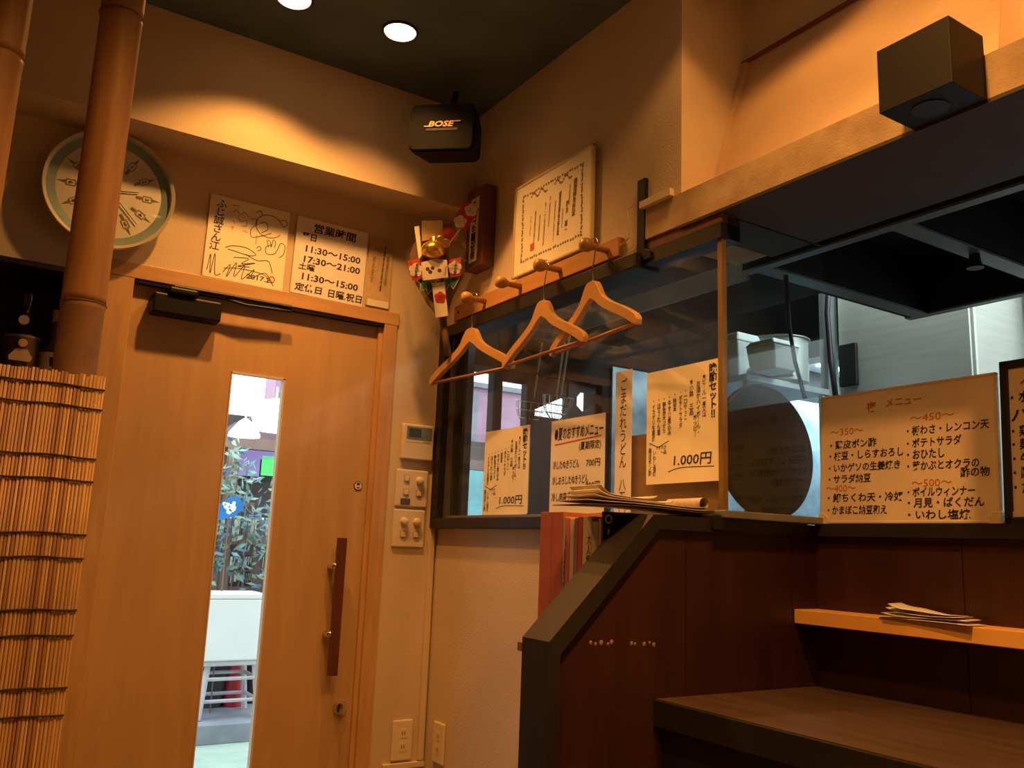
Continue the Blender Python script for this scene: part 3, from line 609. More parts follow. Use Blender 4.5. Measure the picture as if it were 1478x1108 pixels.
# ------------------------------------------------------------------ downlights
for i, (x, y, *_p) in enumerate(DOWNLIGHTS):
    o = thing('ceiling_downlight', ['bright recessed downlight at the top edge, left of the other', 'bright recessed downlight in the dark ceiling, right of the other'][i] if i < 2 else 'recessed downlight in the dark ceiling '+['', '', 'above the counter divider', 'close to the sloping panel', 'above the front of the counter', 'in front of the reed screen', 'near the rear of the room', 'near the left wall'][i], 'downlight', (x, y, ZC))
    MB().lathe([(.052, 0), (.052, -.004), (.047, -.006), (.047, -.001)], 32).build('trim_ring', 'blackm', o)
    MB().lathe([(.046, -.002), (.044, -.006), (.030, -.012), (0, -.014)], 32).build('lamp_face', 'lamp', o, smooth=True)

# ------------------------------------------------------------------ books, rack, newspaper
XK = 1.115; ZK = .896
rk = tag(MB().box(1.085, XW-.001, 1.397, 1.655, ZK-.018, ZK).build('magazine_shelf', 'plumwood'), 'dark shelf behind the sloping panel that carries the books', 'shelf')
def ybk(px): return at(0, XK, px, 737).y
books = [(864.6, 872, .282, (.02, .02, .022), 'black magazine with white ring emblem on its cover', 'mag'), (861, 864.6, .268, (.70, .45, .04), 'very thin yellow booklet behind the black magazine', None),
 (851.6, 861, .262, (.50, .42, .26), 'beige book with dark lower half', 'half'), (838.6, 851.6, .272, (.66, .53, .28), 'cream paperback with black spine title', '大人類 デリ'),
 (832, 838.6, .272, (.50, .06, .04), 'thin bright red paperback beside the cream one', None), (827, 832, .270, (.30, .17, .10), 'brown paperback with dark lower spine', 'black'),
 (821, 827, .268, (.60, .52, .40), 'slim pale booklet between brown and pink-red spines', None), (815, 821, .270, (.60, .11, .09), 'pink-red paperback with black lower spine', 'black'),
 (811, 815, .272, (.33, .30, .26), 'thin grey paperback with dark spine lettering', 'ＮＥＲＯ'), (795.5, 811, .283, 'redbook', 'red-brown menu folder next to the grey paperback', None), (778, 794.5, .283, 'redbook', 'red-brown menu folder nearest the door, outermost of the row', None)]
yk = 1.400
for i, (pa, pb, hh, c_, lab, deco) in enumerate(books):
    if not isinstance(c_, str):
        nm = 'cover_%d' % i; M[nm] = mat(nm, c_, .5, var=.06); c_ = nm
    th = max(ybk(pa)-ybk(pb), .004)
    if i == 0: th = .006
    o = thing('magazine' if i == 0 else 'menu_folder' if i > 8 else 'book', lab, 'magazine' if i == 0 else 'folder' if i > 8 else 'book', (XK, yk, ZK), W2R)
    MB().box(-th+.0004, -.0004, 0, hh, -.205, 0).build('cover', c_, o, bevel=.0008)
    MB().box(-th+.0014, -.0014, .003, hh+.0005, -.202, -.004).build('pages', 'paper', o)
    if deco == 'black': MB().box(-th+.0006, -.0006, 0, hh*.42, -.002, .0004).build('lower_band', 'black', o)
    elif deco == 'half': MB().box(-th+.0004, -.0002, 0, hh*.58, -.002, .0004).build('lower_band', 'black', o)
    elif deco == 'mag':
        e_ = at(1, 1.40, 878.5, 749); ez, ey = -(e_.x-XK), e_.z-ZK
        MB().lathe([(.0095, 0), (.0095, .0003)], 20, (0, ey, ez), 0).build('ring_emblem', 'white', o); MB().lathe([(.0062, .0003), (.0062, .0006)], 20, (0, ey, ez), 0).build('ring_centre', 'black', o)
        t_ = ink(o, [('LI', 0, ey-.048, .030, .028)], 'white', z=.0); t_.rotation_euler = (0, R(90), 0); t_.location = (.0006, 0, ez+.004)
    if deco and deco not in ('black', 'half', 'mag'): ink(o, [(deco, -th*.72, hh-.165, th*.46, .13, True)], 'ink', z=.0006)
    yk += th+.0004
nw = thing('folded_newspaper', 'folded newspaper lying across the tops of the books', 'newspaper', (1.222, 1.400, 1.1845), (0, 0, R(-4)))
def news(x0, x1, y0, y1, z, amp, ph, curl, n=22):
    vs = []; fs = []; m = 3
    for i in range(n+1):
        u = i/n
        for j in range(m+1):
            v = j/m; vs.append((x0+(x1-x0)*u, y0+(y1-y0)*v, z+amp*math.sin(u*4+ph)+curl*max(0, .22-u)**2*18+curl*.6*max(0, u-.85)**2*20))
    k = len(vs); vs += [(a_, b_, c_+.0016) for a_, b_, c_ in vs]
    for i in range(n):
        for j in range(m):
            q = (i*(m+1)+j, (i+1)*(m+1)+j, (i+1)*(m+1)+j+1, i*(m+1)+j+1); fs += [q, tuple(t_+k for t_ in q)[::-1]]
    ring = [i*(m+1) for i in range(n+1)]+[n*(m+1)+j for j in range(1, m+1)]+[i*(m+1)+m for i in range(n-1, -1, -1)]+[j for j in range(m-1, 0, -1)]
    for i in range(len(ring)): p_, q_ = ring[i], ring[(i+1) % len(ring)]; fs.append((p_, q_, q_+k, p_+k))
    return MB().add(vs, fs)
M['news'] = mat('newsprint', (.58, .50, .38), .85, c2=(.46, .38, .28), scale=60); M['newsd'] = mat('newsprint_dark', (.10, .07, .06), .8)
for i, (x0, x1, c_, mm) in enumerate(((-.190, .115, .0, 'newsd'), (-.18, .12, .003, 'news'), (-.165, .12, .008, 'news'), (-.155, .03, .013, 'paper'), (-.15, -.01, .018, 'news'))):
    news(x0, x1, -.060, .055, .002+.0054*i, .0030, i*.5, c_).build('news_page', mm, nw, smooth=True)
MB().tube([(.112, -.060, .0205), (.112, .055, .0205)], .0125, 12, cap=False).build('rolled_fold', 'news', nw, smooth=True)

# ------------------------------------------------------------------ menu boards at the hatch
def hatch_board(name, label, y0, ww, hh, lean=R(-3)):
    o = thing(name, label, 'menu board', (XB-.004, y0, 1.180), W2R)
    o.rotation_euler = (Matrix.Rotation(R(-90), 3, 'Z') @ Matrix.Rotation(R(90)+lean, 3, 'X')).to_euler()
    MB().prism([(0,0),(ww,0),(ww,hh),(0,hh)], -.004, .004).build('board_sheet', 'board', o, bevel=.002)
    m_ = MB(); frame2(m_, -.002, ww+.002, -.002, hh+.002, .006, -.005, .0055); m_.build('clear_edge', 'edge', o, bevel=.0015)
    for x_, y_, sx, sy in ((0,0,1,1),(ww,0,-1,1)):
        MB().prism([(x_-.004*sx, y_-.004*sy), (x_+.020*sx, y_-.004*sy), (x_+.020*sx, y_+.010*sy), (x_+.010*sx, y_+.020*sy), (x_-.004*sx, y_+.020*sy)], -.006, .007).build('corner_clip', 'edge', o, bevel=.001)
    return o
o = hatch_board('evening_menu_board', 'large cream handwritten evening menu board with red headings at the kitchen hatch', 1.296, .402, .288)
def bl(px, py): return ((px-30)/1190*.402, (1050-py)/1190*.402*1.03)
def T(s, x0, x1, yb, yt, b=.02): a_ = bl(x0, yb); c_ = bl(x1, yt); return (s, a_[0], a_[1], c_[0]-a_[0], c_[1]-a_[1], False, .05, b)
def rows(items, m, nm):
    # photo rows rise to the right with perspective; board rows are level
    ink(o, items, m, .0046, nm)
HB = .288
def row(s, x0, x1, yc, h_=.020, b=.02): return (s, x0, yc-h_/2, x1-x0, h_, False, .04, b)
rows([row('・鶏皮ポン酢', .024, .142, .174), row('・枝豆・しらすおろし', .022, .206, .149), row('・いかゲソの生姜焼き', .020, .198, .122), row('・サラダ納豆', .020, .128, .097),
      row('・鯛ちくわ天・冷奴', .018, .204, .055), row('・かまぼこ納豆和え', .018, .166, .028),
      row('・板わさ・レンコン天', .214, .388, .190), row('・ポテトサラダ', .214, .332, .164), row('・おひたし', .214, .296, .140), row('・芽かぶとオクラの', .214, .366, .116), row('酢の物', .328, .386, .098),
      row('・ボイルウィンナー', .214, .356, .062), row('・月見・ばくだん', .214, .374, .040), row('・いわし塩焼', .214, .346, .016)], 'ink', 'menu_items')
rows([row('夜', .118, .142, .252, .024), row('メニュー', .166, .248, .256, .018), row('〜350〜', .024, .110, .203, .015, 0), row('〜400〜', .014, .090, .076, .015, 0), row('〜450〜', .222, .318, .216, .015, 0), row('〜500〜', .224, .310, .080, .015, 0)], 'orangei', 'red_headings')
o = hatch_board('second_menu_board', 'dark framed menu board at the right end of the hatch', .878, .40, .302)
m_ = MB(); frame2(m_, -.006, .406, -.006, .308, .016, -.006, .008); m_.build('dark_frame', 'black', o, bevel=.002)
ink(o, [row(s_, .012, .046, y_, .022) for s_, y_ in (('・ホ', .235), ('ハ', .200), ('・鶏', .170), ('・麺', .145), ('・牛', .118), ('・酢', .092), ('・だ', .064))], 'ink', .0046)
ink(o, [row('〜', .03, .07, .262, .012)], 'orangei', .0046, 'red_headings')

# ------------------------------------------------------------------ bamboo poles, reed screen, cabinet, bottles
def bamboo(label, cx_, cy_, nodes, low):
    o = thing('bamboo_pole', label, 'bamboo pole', (cx_, cy_, 0))
    zs = [0]+nodes+[ZC-.001]
    for i in range(len(zs)-1):
        z0, z1 = zs[i], zs[i+1]; r0 = .0300+.0009*i
        MB().lathe([(r0+.0006, z0), (r0, z0+.012), (r0, z0+.05), (r0+.0002, z1-.05), (r0+.0006, z1-.010), (r0+.0018, z1-.001)], 28).build('culm', 'bamboolow' if (low and i == low-1) else 'bamboo', o, smooth=True)
        if i: MB().lathe([(r0-.0005, z0-.003), (r0+.0022, z0-.001), (r0-.0005, z0+.002)], 28).build('node_ring', 'bambood', o, smooth=True)
    return o
zn = at(1, 1.5, 130, 440).z
bamboo('thick bamboo pole standing in front of the clock', .1345, 1.5, [.55, 1.02, zn, at(1, 1.47, 180, 12).z], 3)
bamboo('bamboo pole at the left edge of the picture', -.030, 1.5, [.40, .85, 1.25, at(1, 1.5, 0, 338).z, at(1, 1.47, 30, 76).z], 0)
sc_ = thing('reed_screen', 'upright reed screen tied with dark cords in front of the bamboo poles', 'reed screen', (.176, 1.462, 0), (0, 0, R(5)))
reeds = [mat('reed_%d' % i, c_, .6, c2=tuple(v*.62 for v in c_), scale=7, stretch=(20, 20, 1.5)) for i, c_ in enumerate(((.60, .37, .16), (.52, .31, .13), (.68, .44, .20), (.38, .20, .08), (.58, .34, .13)))]
x = 0; i = 0
rmesh = {}
while x > -.42:
    r_ = random.choice((.0019, .0022, .0025)); mi = random.randrange(5); key = (r_, mi)
    if key not in rmesh:
        q = MB().tube([(0, 0, 0), (.0006, 0, .5), (-.0004, .0004, 1.0), (0, 0, 1.335)], [r_, r_*.95, r_, r_*.9], 7)
        ob = q.build('reed', reeds[mi], sc_, smooth=True); rmesh[key] = ob.data
    else:
        ob = bpy.data.objects.new('reed', rmesh[key]); COL.objects.link(ob); ob.parent = sc_
    ob.location = (x-r_, random.uniform(-.0008, .0008), random.uniform(-.003, .002))
    x -= 2*r_+.0003; i += 1
for z in [at(1, 1.452, 70, y_).z for y_ in (552, 582, 656, 690, 769, 804, 880, 917, 993, 1033)]+[.70, .66, .58, .54, .42, .38, .20, .16]:
    MB().tube([(-.42+.42*k/30, -.0034+.0004*math.sin(k*1.7), z+.0012*math.sin(k*.8)) for k in range(31)], .0015, 5).build('tie_cord', 'cord', sc_)
cb = thing('black_cabinet', 'open black cabinet behind the reed screen holding bottles', 'cabinet', (-.11, 2.40, 0))
zt = at(1, 2.30, 50, 377).z
MB().box(-.46, .335, .165, .178, 0, zt).build('back_board', 'black', cb); MB().box(.322, .335, -.10, .165, 0, zt).build('side_board', 'black', cb); MB().box(-.46, -.447, -.10, .165, 0, zt).build('side_board', 'black', cb)
MB().box(-.447, .322, -.10, .165, zt-.013, zt).build('top_board', 'black', cb); MB().box(-.447, .322, -.10, .165, 1.232, 1.248).build('shelf_board', 'black', cb)
YB = 2.36
c = at(1, YB, 34, 480); zb = 1.248
o = thing('dark_bottle', 'tall dark glass bottle with pictorial label behind the reed screen', 'bottle', (c.x, YB, zb))
zt_ = at(1, YB, 35, 424).z-zb
MB().lathe([(.030, 0), (.036, .004), (.037, .03), (.037, zt_*.66), (.033, zt_*.72), (.020, zt_*.82), (.0135, zt_*.90), (.0125, zt_-.02), (.0145, zt_-.016), (.0145, zt_)], 28).build('glass_body', 'bottle', o, smooth='auto')
zl = at(1, YB-.037, 35, 482).z-zb
l_ = MB().lathe([(.0374, zl-.10), (.0376, zl-.098), (.0376, zl), (.0374, zl)], 28).build('label_wrap', 'ink2', o, smooth='auto')
MB().lathe([(.0378, zl-.006), (.0378, zl-.002)], 28).build('label_band', 'gold_ink', l_)
m_ = MB()
m_.lathe([(.010, -.039), (.009, -.0405)], 14, (0, 0, zl-.022), 1); m_.prism([(-.026,zl-.055),(-.012,zl-.036),(.012,zl-.036),(.024,zl-.055),(.020,zl-.065),(-.024,zl-.065)], -.0385, -.037, 1)
m_.build('label_figure', 'paperold', l_)
zs_ = at(1, YB-.02, 26, 461).z-zb
MB().lathe([(.0115, -.027), (.0115, -.0285)], 18, (-.004, 0, zs_), 1).build('neck_sticker', 'shikishi', o)
c = at(1, YB+.03, 80, 500)
o = thing('grey_bottle', 'dull grey bottle with white label beside the dark bottle', 'bottle', (c.x, YB+.03, zb))
zt_ = at(1, YB, 84, 445).z-zb
MB().lathe([(.034, 0), (.037, .005), (.037, zt_*.55), (.030, zt_*.70), (.014, zt_*.82), (.013, zt_-.03)], 24).build('glass_body', 'bottle2', o, smooth='auto')
MB().lathe([(.0155, zt_-.03), (.0155, zt_)], 18).build('cap', 'paperold', o)
zl = at(1, YB-.037, 70, 504).z-zb
l_ = MB().lathe([(.0375, zl-.12), (.0375, zl)], 24).build('label_wrap', 'whitec', o, smooth='auto'); MB().prism([(-.010, zl-.035), (.002, zl-.035), (0, zl-.012), (-.012, zl-.014)], -.0382, -.0374, 1).build('label_mark', 'ink', l_)

# ================================================================== KITCHEN
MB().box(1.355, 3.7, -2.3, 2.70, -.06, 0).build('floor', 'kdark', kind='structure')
MB().box(3.64, 3.7, -2.3, 2.70, 0, ZC).build('wall_kitchen_back', 'kwall', kind='structure')
kx0, kx1, kz0, kz1 = 1.455, 2.04, 1.17, 1.722
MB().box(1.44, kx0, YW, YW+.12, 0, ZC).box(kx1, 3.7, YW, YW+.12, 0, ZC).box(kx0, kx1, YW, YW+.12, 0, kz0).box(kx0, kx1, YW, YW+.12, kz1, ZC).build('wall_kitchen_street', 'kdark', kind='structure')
kw = struct('window_3'); kw['label'] = 'kitchen window to the bright street'
for x_, x1_ in ((1.566, 1.603), (1.709, 1.745), (1.895, 1.935)): MB().box(x_, x1_, YW+.02, YW+.06, kz0, kz1).build('mullion', 'stepd', kw)
MB().box(1.603, 1.709, YW+.03, YW+.05, kz0, at(1, 2.62, 740, 622).z).build('dark_panel', 'stepd', kw)
MB().box(1.745, kx1, YW+.03, YW+.05, kz0, at(1, 2.62, 800, 604).z).build('dark_panel', 'stepd', kw)
MB().box(1.603, 1.709, YW+.03, YW+.05, at(1, 2.62, 740, 552).z, kz1).build('dark_panel', 'stepd', kw)
def wpoly(nm, pts): MB().prism([(at(1, 2.61, *p_).x, at(1, 2.61, *p_).z) for p_ in pts], YW+.026, YW+.034, 1).build(nm, 'stepd', kw)  # added dark masks cut the bright view into slanted gaps between silhouettes
wpoly('silhouette_mask', [(766, 540), (826, 540), (822, 583), (811, 574), (771, 591), (766, 591)])
wpoly('silhouette_mask', [(826, 540), (870, 540), (870, 572), (838, 566), (832, 573), (832, 585), (840, 594), (864, 582), (870, 582), (870, 612), (826, 612)])
MB().box(kx0, kx1, YW+.055, YW+.059, kz0, kz1).build('glass_pane', 'glass', kw)
sp_ = MB().box(2.08, 3.62, YW-.012, YW-.001, .85, 1.80).build('steel_splash_wall', 'splash'); tag(sp_, 'wet stainless splash sheet on the street wall of the kitchen', 'steel sheet')
hd = thing('exhaust_hood', 'large black and steel exhaust hood over the kitchen', 'hood')
hx0, hx1, hy1, hy0, hz = 1.70, 2.45, 1.56, -1.2, 1.85
MB().box(hx0, hx1, hy0, hy1, 2.02, 2.06).build('hood_roof', 'black', hd)
MB().box(hx0, hx0+.03, hy0, hy1, hz, 2.02).build('front_skirt', 'kdark', hd); MB().box(hx1-.03, hx1, hy0, hy1, hz, 2.02).build('back_skirt', 'kdark', hd)
MB().box(hx0+.03, hx1-.03, hy1-.07, hy1, hz, 2.02).build('side_skirt', 'kdark', hd)
MB().box(hx0+.03, hx1-.03, 1.085, 1.135, hz+.004, 2.02).build('divider_bar', 'kdark', hd)
for z0, (xa, xb, ya, yb) in ((0, (hx0, hx0+.03, hy0, hy1)), (0, (hx1-.03, hx1, hy0, hy1)), (0, (hx0+.03, hx1-.03, hy1-.075, hy1-.025)), (0, (hx0+.03, hx1-.03, 1.085, 1.135))):
    MB().box(xa, xb, ya, yb, hz-.006, hz).build('steel_rim', 'hoodrim', hd)
MB().lathe([(.012, 0), (.014, -.02), (.02, -.035)], 12, (2.02, 1.11, hz-.006)).build('sprinkler', 'black', hd)
o = thing('fill_light_strip', 'slim light strip added to brighten the wet steel wall', 'light fixture', (3.36, 2.47, 1.945))  # added fixture around the fill light over the steel sheet
MB().box(-.24, .24, -.05, .095, .0, .03).build('housing', 'white', o); MB().box(-.22, .22, -.04, -.01, -.008, 0).build('diffuser', 'tube', o)
# tall stainless fridge
c0 = at(0, 2.75, 1212, 560); c1_ = at(0, 2.75, 1412, 560)
fg = thing('steel_refrigerator', 'tall stainless refrigerator at the back of the kitchen', 'refrigerator', (2.75, c1_.y, 0))
wd_ = c0.y-c1_.y
MB().box(0, .6, 0, wd_, .08, 2.30).build('body', 'steel', fg, bevel=.01)
MB().box(-.012, 0, .01, wd_-.01, .12, 2.28).build('door_panel', 'steel', fg, bevel=.004)
p = at(0, 2.735, 1225, 525)
MB().box(-.028, -.012, p.y-c1_.y-.04, p.y-c1_.y+.035, p.z-.085, p.z+.075).build('handle_recess', 'black', fg, bevel=.004)
MB().box(0, .6, 0, wd_, 0, .08).build('plinth', 'black', fg)
tag(MB().box(2.70, 2.76, c0.y+.01, c0.y+.045, 0, 2.54).build('steel_post', 'steeld'), 'pale steel post beside the refrigerator', 'post')
tag(MB().tube([tuple(at(2, 2.545, 1192, 420)*0+Vector((2.69, at(0, 2.62, 1194, 452).y, 2.545))), tuple(at(0, 2.62, 1194, 452)), tuple(at(0, 2.62, 1199, 520)), tuple(at(0, 2.62, 1210, 600))], .010, 8).build('black_hose', 'black', smooth=True), 'black hose hanging in front of the refrigerator', 'hose')
tag(MB().box(3.05, 3.2, -.9, c1_.y-.03, 0, 2.54).build('white_wall_panel', 'white'), 'bright white wall panel right of the refrigerator', 'panel')
# low steel splash wall and worktop inside the hatch
kc = thing('kitchen_workbench', 'stainless kitchen workbench behind the hatch', 'workbench', (1.78, 0, 0))
MB().box(0, .32, -1.2, 2.3, .80, .84).build('bench_top', 'steel', kc); MB().box(.02, .30, -1.18, 2.28, .0, .80).build('bench_body', 'steeld', kc)
MB().box(.31, .32, -1.2, 2.3, .84, 1.10).build('splash_back', 'steel', kc)
# raised shelf with pot and containers
XS = 2.12
ps = at(0, XS, 1060, 542)
zsf = ps.z
sh_ = thing('steel_rack', 'steel rack in the kitchen holding pot and containers', 'rack', (XS, 0, 0))
ya_, yb_ = at(0, XS+.42, 1198, 545).y, 2.28
MB().box(0, .42, ya_, yb_, zsf-.02, zsf).build('rack_shelf', 'steeld', sh_)
for y_ in (ya_+.02, yb_-.02):
    for x_ in (.02, .40): MB().tube([(x_, y_, 0), (x_, y_, zsf-.01)], .012, 8).build('rack_post', 'steel', sh_)
p = at(0, XS+.26, 1141, 520); pr_ = .105
pz = at(0, XS+.16, 1143, 476).z-zsf
o = thing('stock_pot', 'tall stainless stock pot on the kitchen rack', 'pot', (XS+.25, p.y+.05, zsf))
MB().lathe([(pr_-.01, 0), (pr_, .01), (pr_, pz-.006), (pr_+.008, pz-.003), (pr_+.008, pz), (pr_-.003, pz), (pr_-.004, .01), (0, .008)], 36).build('pot_body', 'steel', o, smooth='auto')
def tub(label, px, py0, py1, wpx, X):
    p_ = at(0, X, px, py1); zt2 = at(0, X, px, py0).z; d_ = .07; wy = wpx/2*.0018
    o = thing('plastic_tub', label, 'container', (X+.05, p_.y, zsf)); hh = zt2-zsf
    MB().add([(-.05,-wy*.85,0),(.05,-wy*.85,0),(.05,wy*.85,0),(-.05,wy*.85,0),(-.06,-wy,hh*.8),(.06,-wy,hh*.8),(.06,wy,hh*.8),(-.06,wy,hh*.8)], [(3,2,1,0),(4,5,6,7),(0,1,5,4),(1,2,6,5),(2,3,7,6),(3,0,4,7)]).build('tub_body', 'bag', o, bevel=.006)
    MB().add([(-.064,-wy*1.06,hh*.8),(.064,-wy*1.06,hh*.8),(.064,wy*1.06,hh*.8),(-.064,wy*1.06,hh*.8),(-.05,-wy*.8,hh),(.05,-wy*.8,hh),(.05,wy*.8,hh),(-.05,wy*.8,hh)], [(3,2,1,0),(4,5,6,7),(0,1,5,4),(1,2,6,5),(2,3,7,6),(3,0,4,7)]).build('tub_lid', 'bag', o, bevel=.005)
tub('white plastic tub just right of the corner mullion', 1055, 480, 542, 44, XS+.03)
tub('wide translucent white tub in front of the stock pot', 1100, 490, 542, 66, XS-.0)
p = at(0, XS+.30, 1150, 545)
o = thing('wrap_roll', 'blue and white cling film roll at the end of the rack', 'film roll', (XS+.14, p.y-.09, zsf+.022), (0, 0, R(25)))
MB().lathe([(.021, -.02), (.021, .13)], 20, ax=1).build('film', 'bluelab', o, smooth='auto'); MB().lathe([(.013, -.024), (.019, -.024), (.019, -.019), (.013, -.019)], 20, ax=1).build('cardboard_core', 'paper', o)
tag(MB().tube([tuple(at(2, 1.845, 1134, 396)), tuple(at(0, 1.92, 1139, 470)), tuple(at(0, 1.95, 1147, 520)), tuple(at(0, 1.97, 1162, 575))], .006, 8).build('dangling_hose', 'black', smooth=True), 'dark slanting hose hanging from the hood in front of the stock pot', 'hose')
# lacquer tray leaning on the screen
c = at(1, 1.33, 1100, 660)
o = thing('round_tray', 'dark lacquered round tray leaning against the glass screen', 'tray', (1.536, 1.326, 1.182), (R(-4), 0, 0))
MB().lathe([(0, 0), (.150, 0), (.154, .004), (.154, .016), (.150, .016), (.146, .006), (0, .006)], 56, (0, 0, .154), 1).build('tray_body', 'lacquer', o, smooth='auto')
MB().box(1.40, 1.645, 1.3235, 2.28, 1.150, 1.181).build('trim_6', 'steeld', kind='structure')['label'] = 'steel ledge inside the kitchen below the window'
# dark shelf with utensils seen through the window
us = thing('utensil_rack', 'dark overhead rack in the kitchen seen through the window', 'rack', (1.75, 0, 0))
MB().box(0, .30, 1.58, 2.50, 1.86, 1.885).build('rack_board', 'kdark', us); MB().box(-.01, .0, 1.58, 2.50, 1.84, 1.90).build('rack_lip', 'hoodrim', us)
for i, (px, py, L_) in enumerate(((772, 515, .14), (812, 512, .14))):
    p = at(0, 1.72, px, py)
    o = thing('noodle_strainer', ['wire noodle strainer hanging in the kitchen, nearer the street', 'wire noodle strainer hanging in the kitchen, nearer the mullion'][i], 'strainer', (1.74, p.y, 1.84), (R(12), 0, 0))
    MB().tube([(0, -.014, 0), (0, -.014, -.22)], .0042, 6).tube([(0, .014, 0), (0, .014, -.22)], .0042, 6).tube([(0, -.014, 0), (0, .014, 0)], .0042, 6).build('wire_handle', 'wirebrass', o)
    m_ = MB()
    for z_, r_ in ((-.22, .055), (-.25, .050), (-.28, .038), (-.30, .018)): m_.tube([(r_*math.cos(R(a_)), r_*math.sin(R(a_)), z_) for a_ in range(0, 361, 24)], .0018, 5)
    for a_ in range(0, 180, 30): m_.tube([(r_*math.cos(R(a_))*s_, r_*math.sin(R(a_))*s_, z_) for z_, r_, s_ in ((-.22, .055, 1), (-.25, .050, 1), (-.28, .038, 1), (-.30, .018, 1), (-.30, .018, -1), (-.28, .038, -1), (-.25, .05, -1), (-.22, .055, -1))], .0012, 4)
    m_.build('wire_basket', 'wirebrass', o)
for lab_, loc_, rz_ in (('white fluorescent tube fixture on the kitchen ceiling by the white panel', (2.80, .45, 2.46), 0), ('white fluorescent tube fixture added on the kitchen ceiling to light the rack', (2.60, 1.55, 2.46), 0)):
  tl = thing('fluorescent_fixture', lab_, 'light fixture', loc_, (0, 0, R(rz_)))
  MB().box(-.06, .06, -.6, .6, .03, .089).build('housing', 'white', tl); MB().tube([(0, -.56, 0), (0, .56, 0)], .015, 12).build('tube', 'tube', tl, smooth=True)

# ================================================================== STREET
MB().box(-4, 12, 2.70, 14, -.08, 0).build('ground', 'asphalt', kind='structure')
YF = 4.985
tag(MB().box(-3, 9, YF, 5.97, 0, .10).build('shop_step', 'step', bevel=.004), 'grey concrete step in front of the shop across the street', 'step')
# shop front: back wall with openings
sf = struct('wall_shop_front', (0, 6.6, 0)); sf['label'] = 'shop front across the street with brown beams and dark interior'
MB().box(-3, 9, .0, .1, .1, 2.0).build('back_wall', 'shopd', sf)
def strect(nm, Y, x0, y0, x1, y1, m, th=.02, par=None, dy=0):
    p0 = at(1, Y, x0, y1); p1 = at(1, Y, x1, y0); xa, xb = sorted((p0.x, p1.x)); o_ = MB().box(xa, xb, Y-th-dy, Y-dy, p0.z, p1.z)
    for v in o_.v:
        if par: v -= par.location
    return o_.build(nm, m, par)
zb0 = at(1, 6.0, 360, 648).z; zb1 = at(1, 6.0, 360, 632).z
MB().box(-3, 9, -.62, -.55, zb0, zb1).build('lintel_beam', 'shopw', sf)
gp = [at(1, 6.0, *p) for p in ((318, 640), (328, 622), (371, 598), (404, 612), (415, 640))]
MB().prism([(-3, zb1), (gp[1].x-1.6, zb1+.0), (gp[1].x, gp[1].z), (gp[2].x, gp[2].z), (gp[3].x+.2, gp[3].z), (gp[3].x+.3, zb1)], -.60, .1, 1).build('gable', 'mauve', sf)
for px in (322, 408): 
    p = at(1, 6.0, px, 800); MB().box(p.x-.04, p.x+.04, -.62, -.54, .1, zb0).build('shop_post', 'shopw', sf)
pk = thing('mauve_building', 'mauve building beyond the shop across the street', 'building', (0, 7.4, 0))
px0 = at(1, 7.4, 396, 575).x
zpk = at(1, 7.4, 695, 554).z; pxe = at(1, 7.4, 764, 590).x
MB().box(px0, pxe, 0, .3, 0, zpk).build('wall', 'pink', pk)
MB().box(px0, px0+.8, -.05, 0, at(1, 7.4, 405, 578).z-.06, at(1, 7.4, 405, 578).z+.06).build('blue_band', 'step', pk)
MB().box(px0, pxe, -.06, 0, zpk-.05, zpk).build('roof_edge', 'step', pk)
x_ = at(1, 7.4, 681, 590).x; MB().box(x_-.05, x_+.03, -.06, 0, .1, zpk-.1).build('wall_post', 'step', pk)
tag(MB().box(2.9, 4.1, 6.3, 6.34, .9, 1.75).build('teal_sheet', 'teal'), 'teal sheet hanging in the street beyond the kitchen window', 'sheet')
p = at(1, 5.6, 353, 620)
o = thing('shop_lamp', 'white pendant lamp hanging at the shop front', 'lamp', tuple(p)); M['shoplamp'] = emitmat('shop_lamp_glow', (1, .95, .85), 6)
MB().lathe([(.015, .07), (.04, .05), (.095, -.02), (.10, -.045), (0, -.05)], 20).build('shade', 'shoplamp', o, smooth='auto'); MB().tube([(0, 0, .07), (0, 0, .2)], .006, 6).build('stem', 'white', o)
p = at(1, 5.6, 397, 602)
o = thing('globe_lamp', 'round white lantern under the gable of the shop', 'lamp', tuple(p)); MB().lathe([(0, .13), (.10, .10), (.15, 0), (.12, -.09), (.05, -.10), (0, -.10)], 20).build('paper_shade', 'shoplamp', o, smooth=True); MB().tube([(0, 0, .13), (0, 0, .2)], .006, 6).build('stem', 'white', o)
o = thing('shop_television', 'television showing green pitch inside the shop across the street', 'television', (0, 6.4, 0))
strect('casing', 6.4, 336, 643, 404, 692, 'tvf', .05, o); strect('green_picture', 6.4, 373, 660, 399, 686, 'tvg', .004, o, .052); strect('purple_picture', 6.4, 338, 647, 399, 660, 'tvp', .004, o, .052); strect('blue_picture', 6.4, 338, 660, 373, 686, 'tvp', .004, o, .0525)
o = thing('shop_shelf', 'dark wooden shop shelf carrying jars', 'shelf', (0, 6.0, 0)); strect('shelf_plank', 6.05, 308, 773, 400, 784, 'shopw', .28, o); strect('lower_rail', 6.05, 308, 784, 400, 799, 'mauve', .05, o)
jz = at(1, 5.9, 350, 773).z
M['jar1'] = mat('jar_dark', (.12, .13, .17), .3); M['jar2'] = mat('jar_pale', (.55, .50, .45), .3)
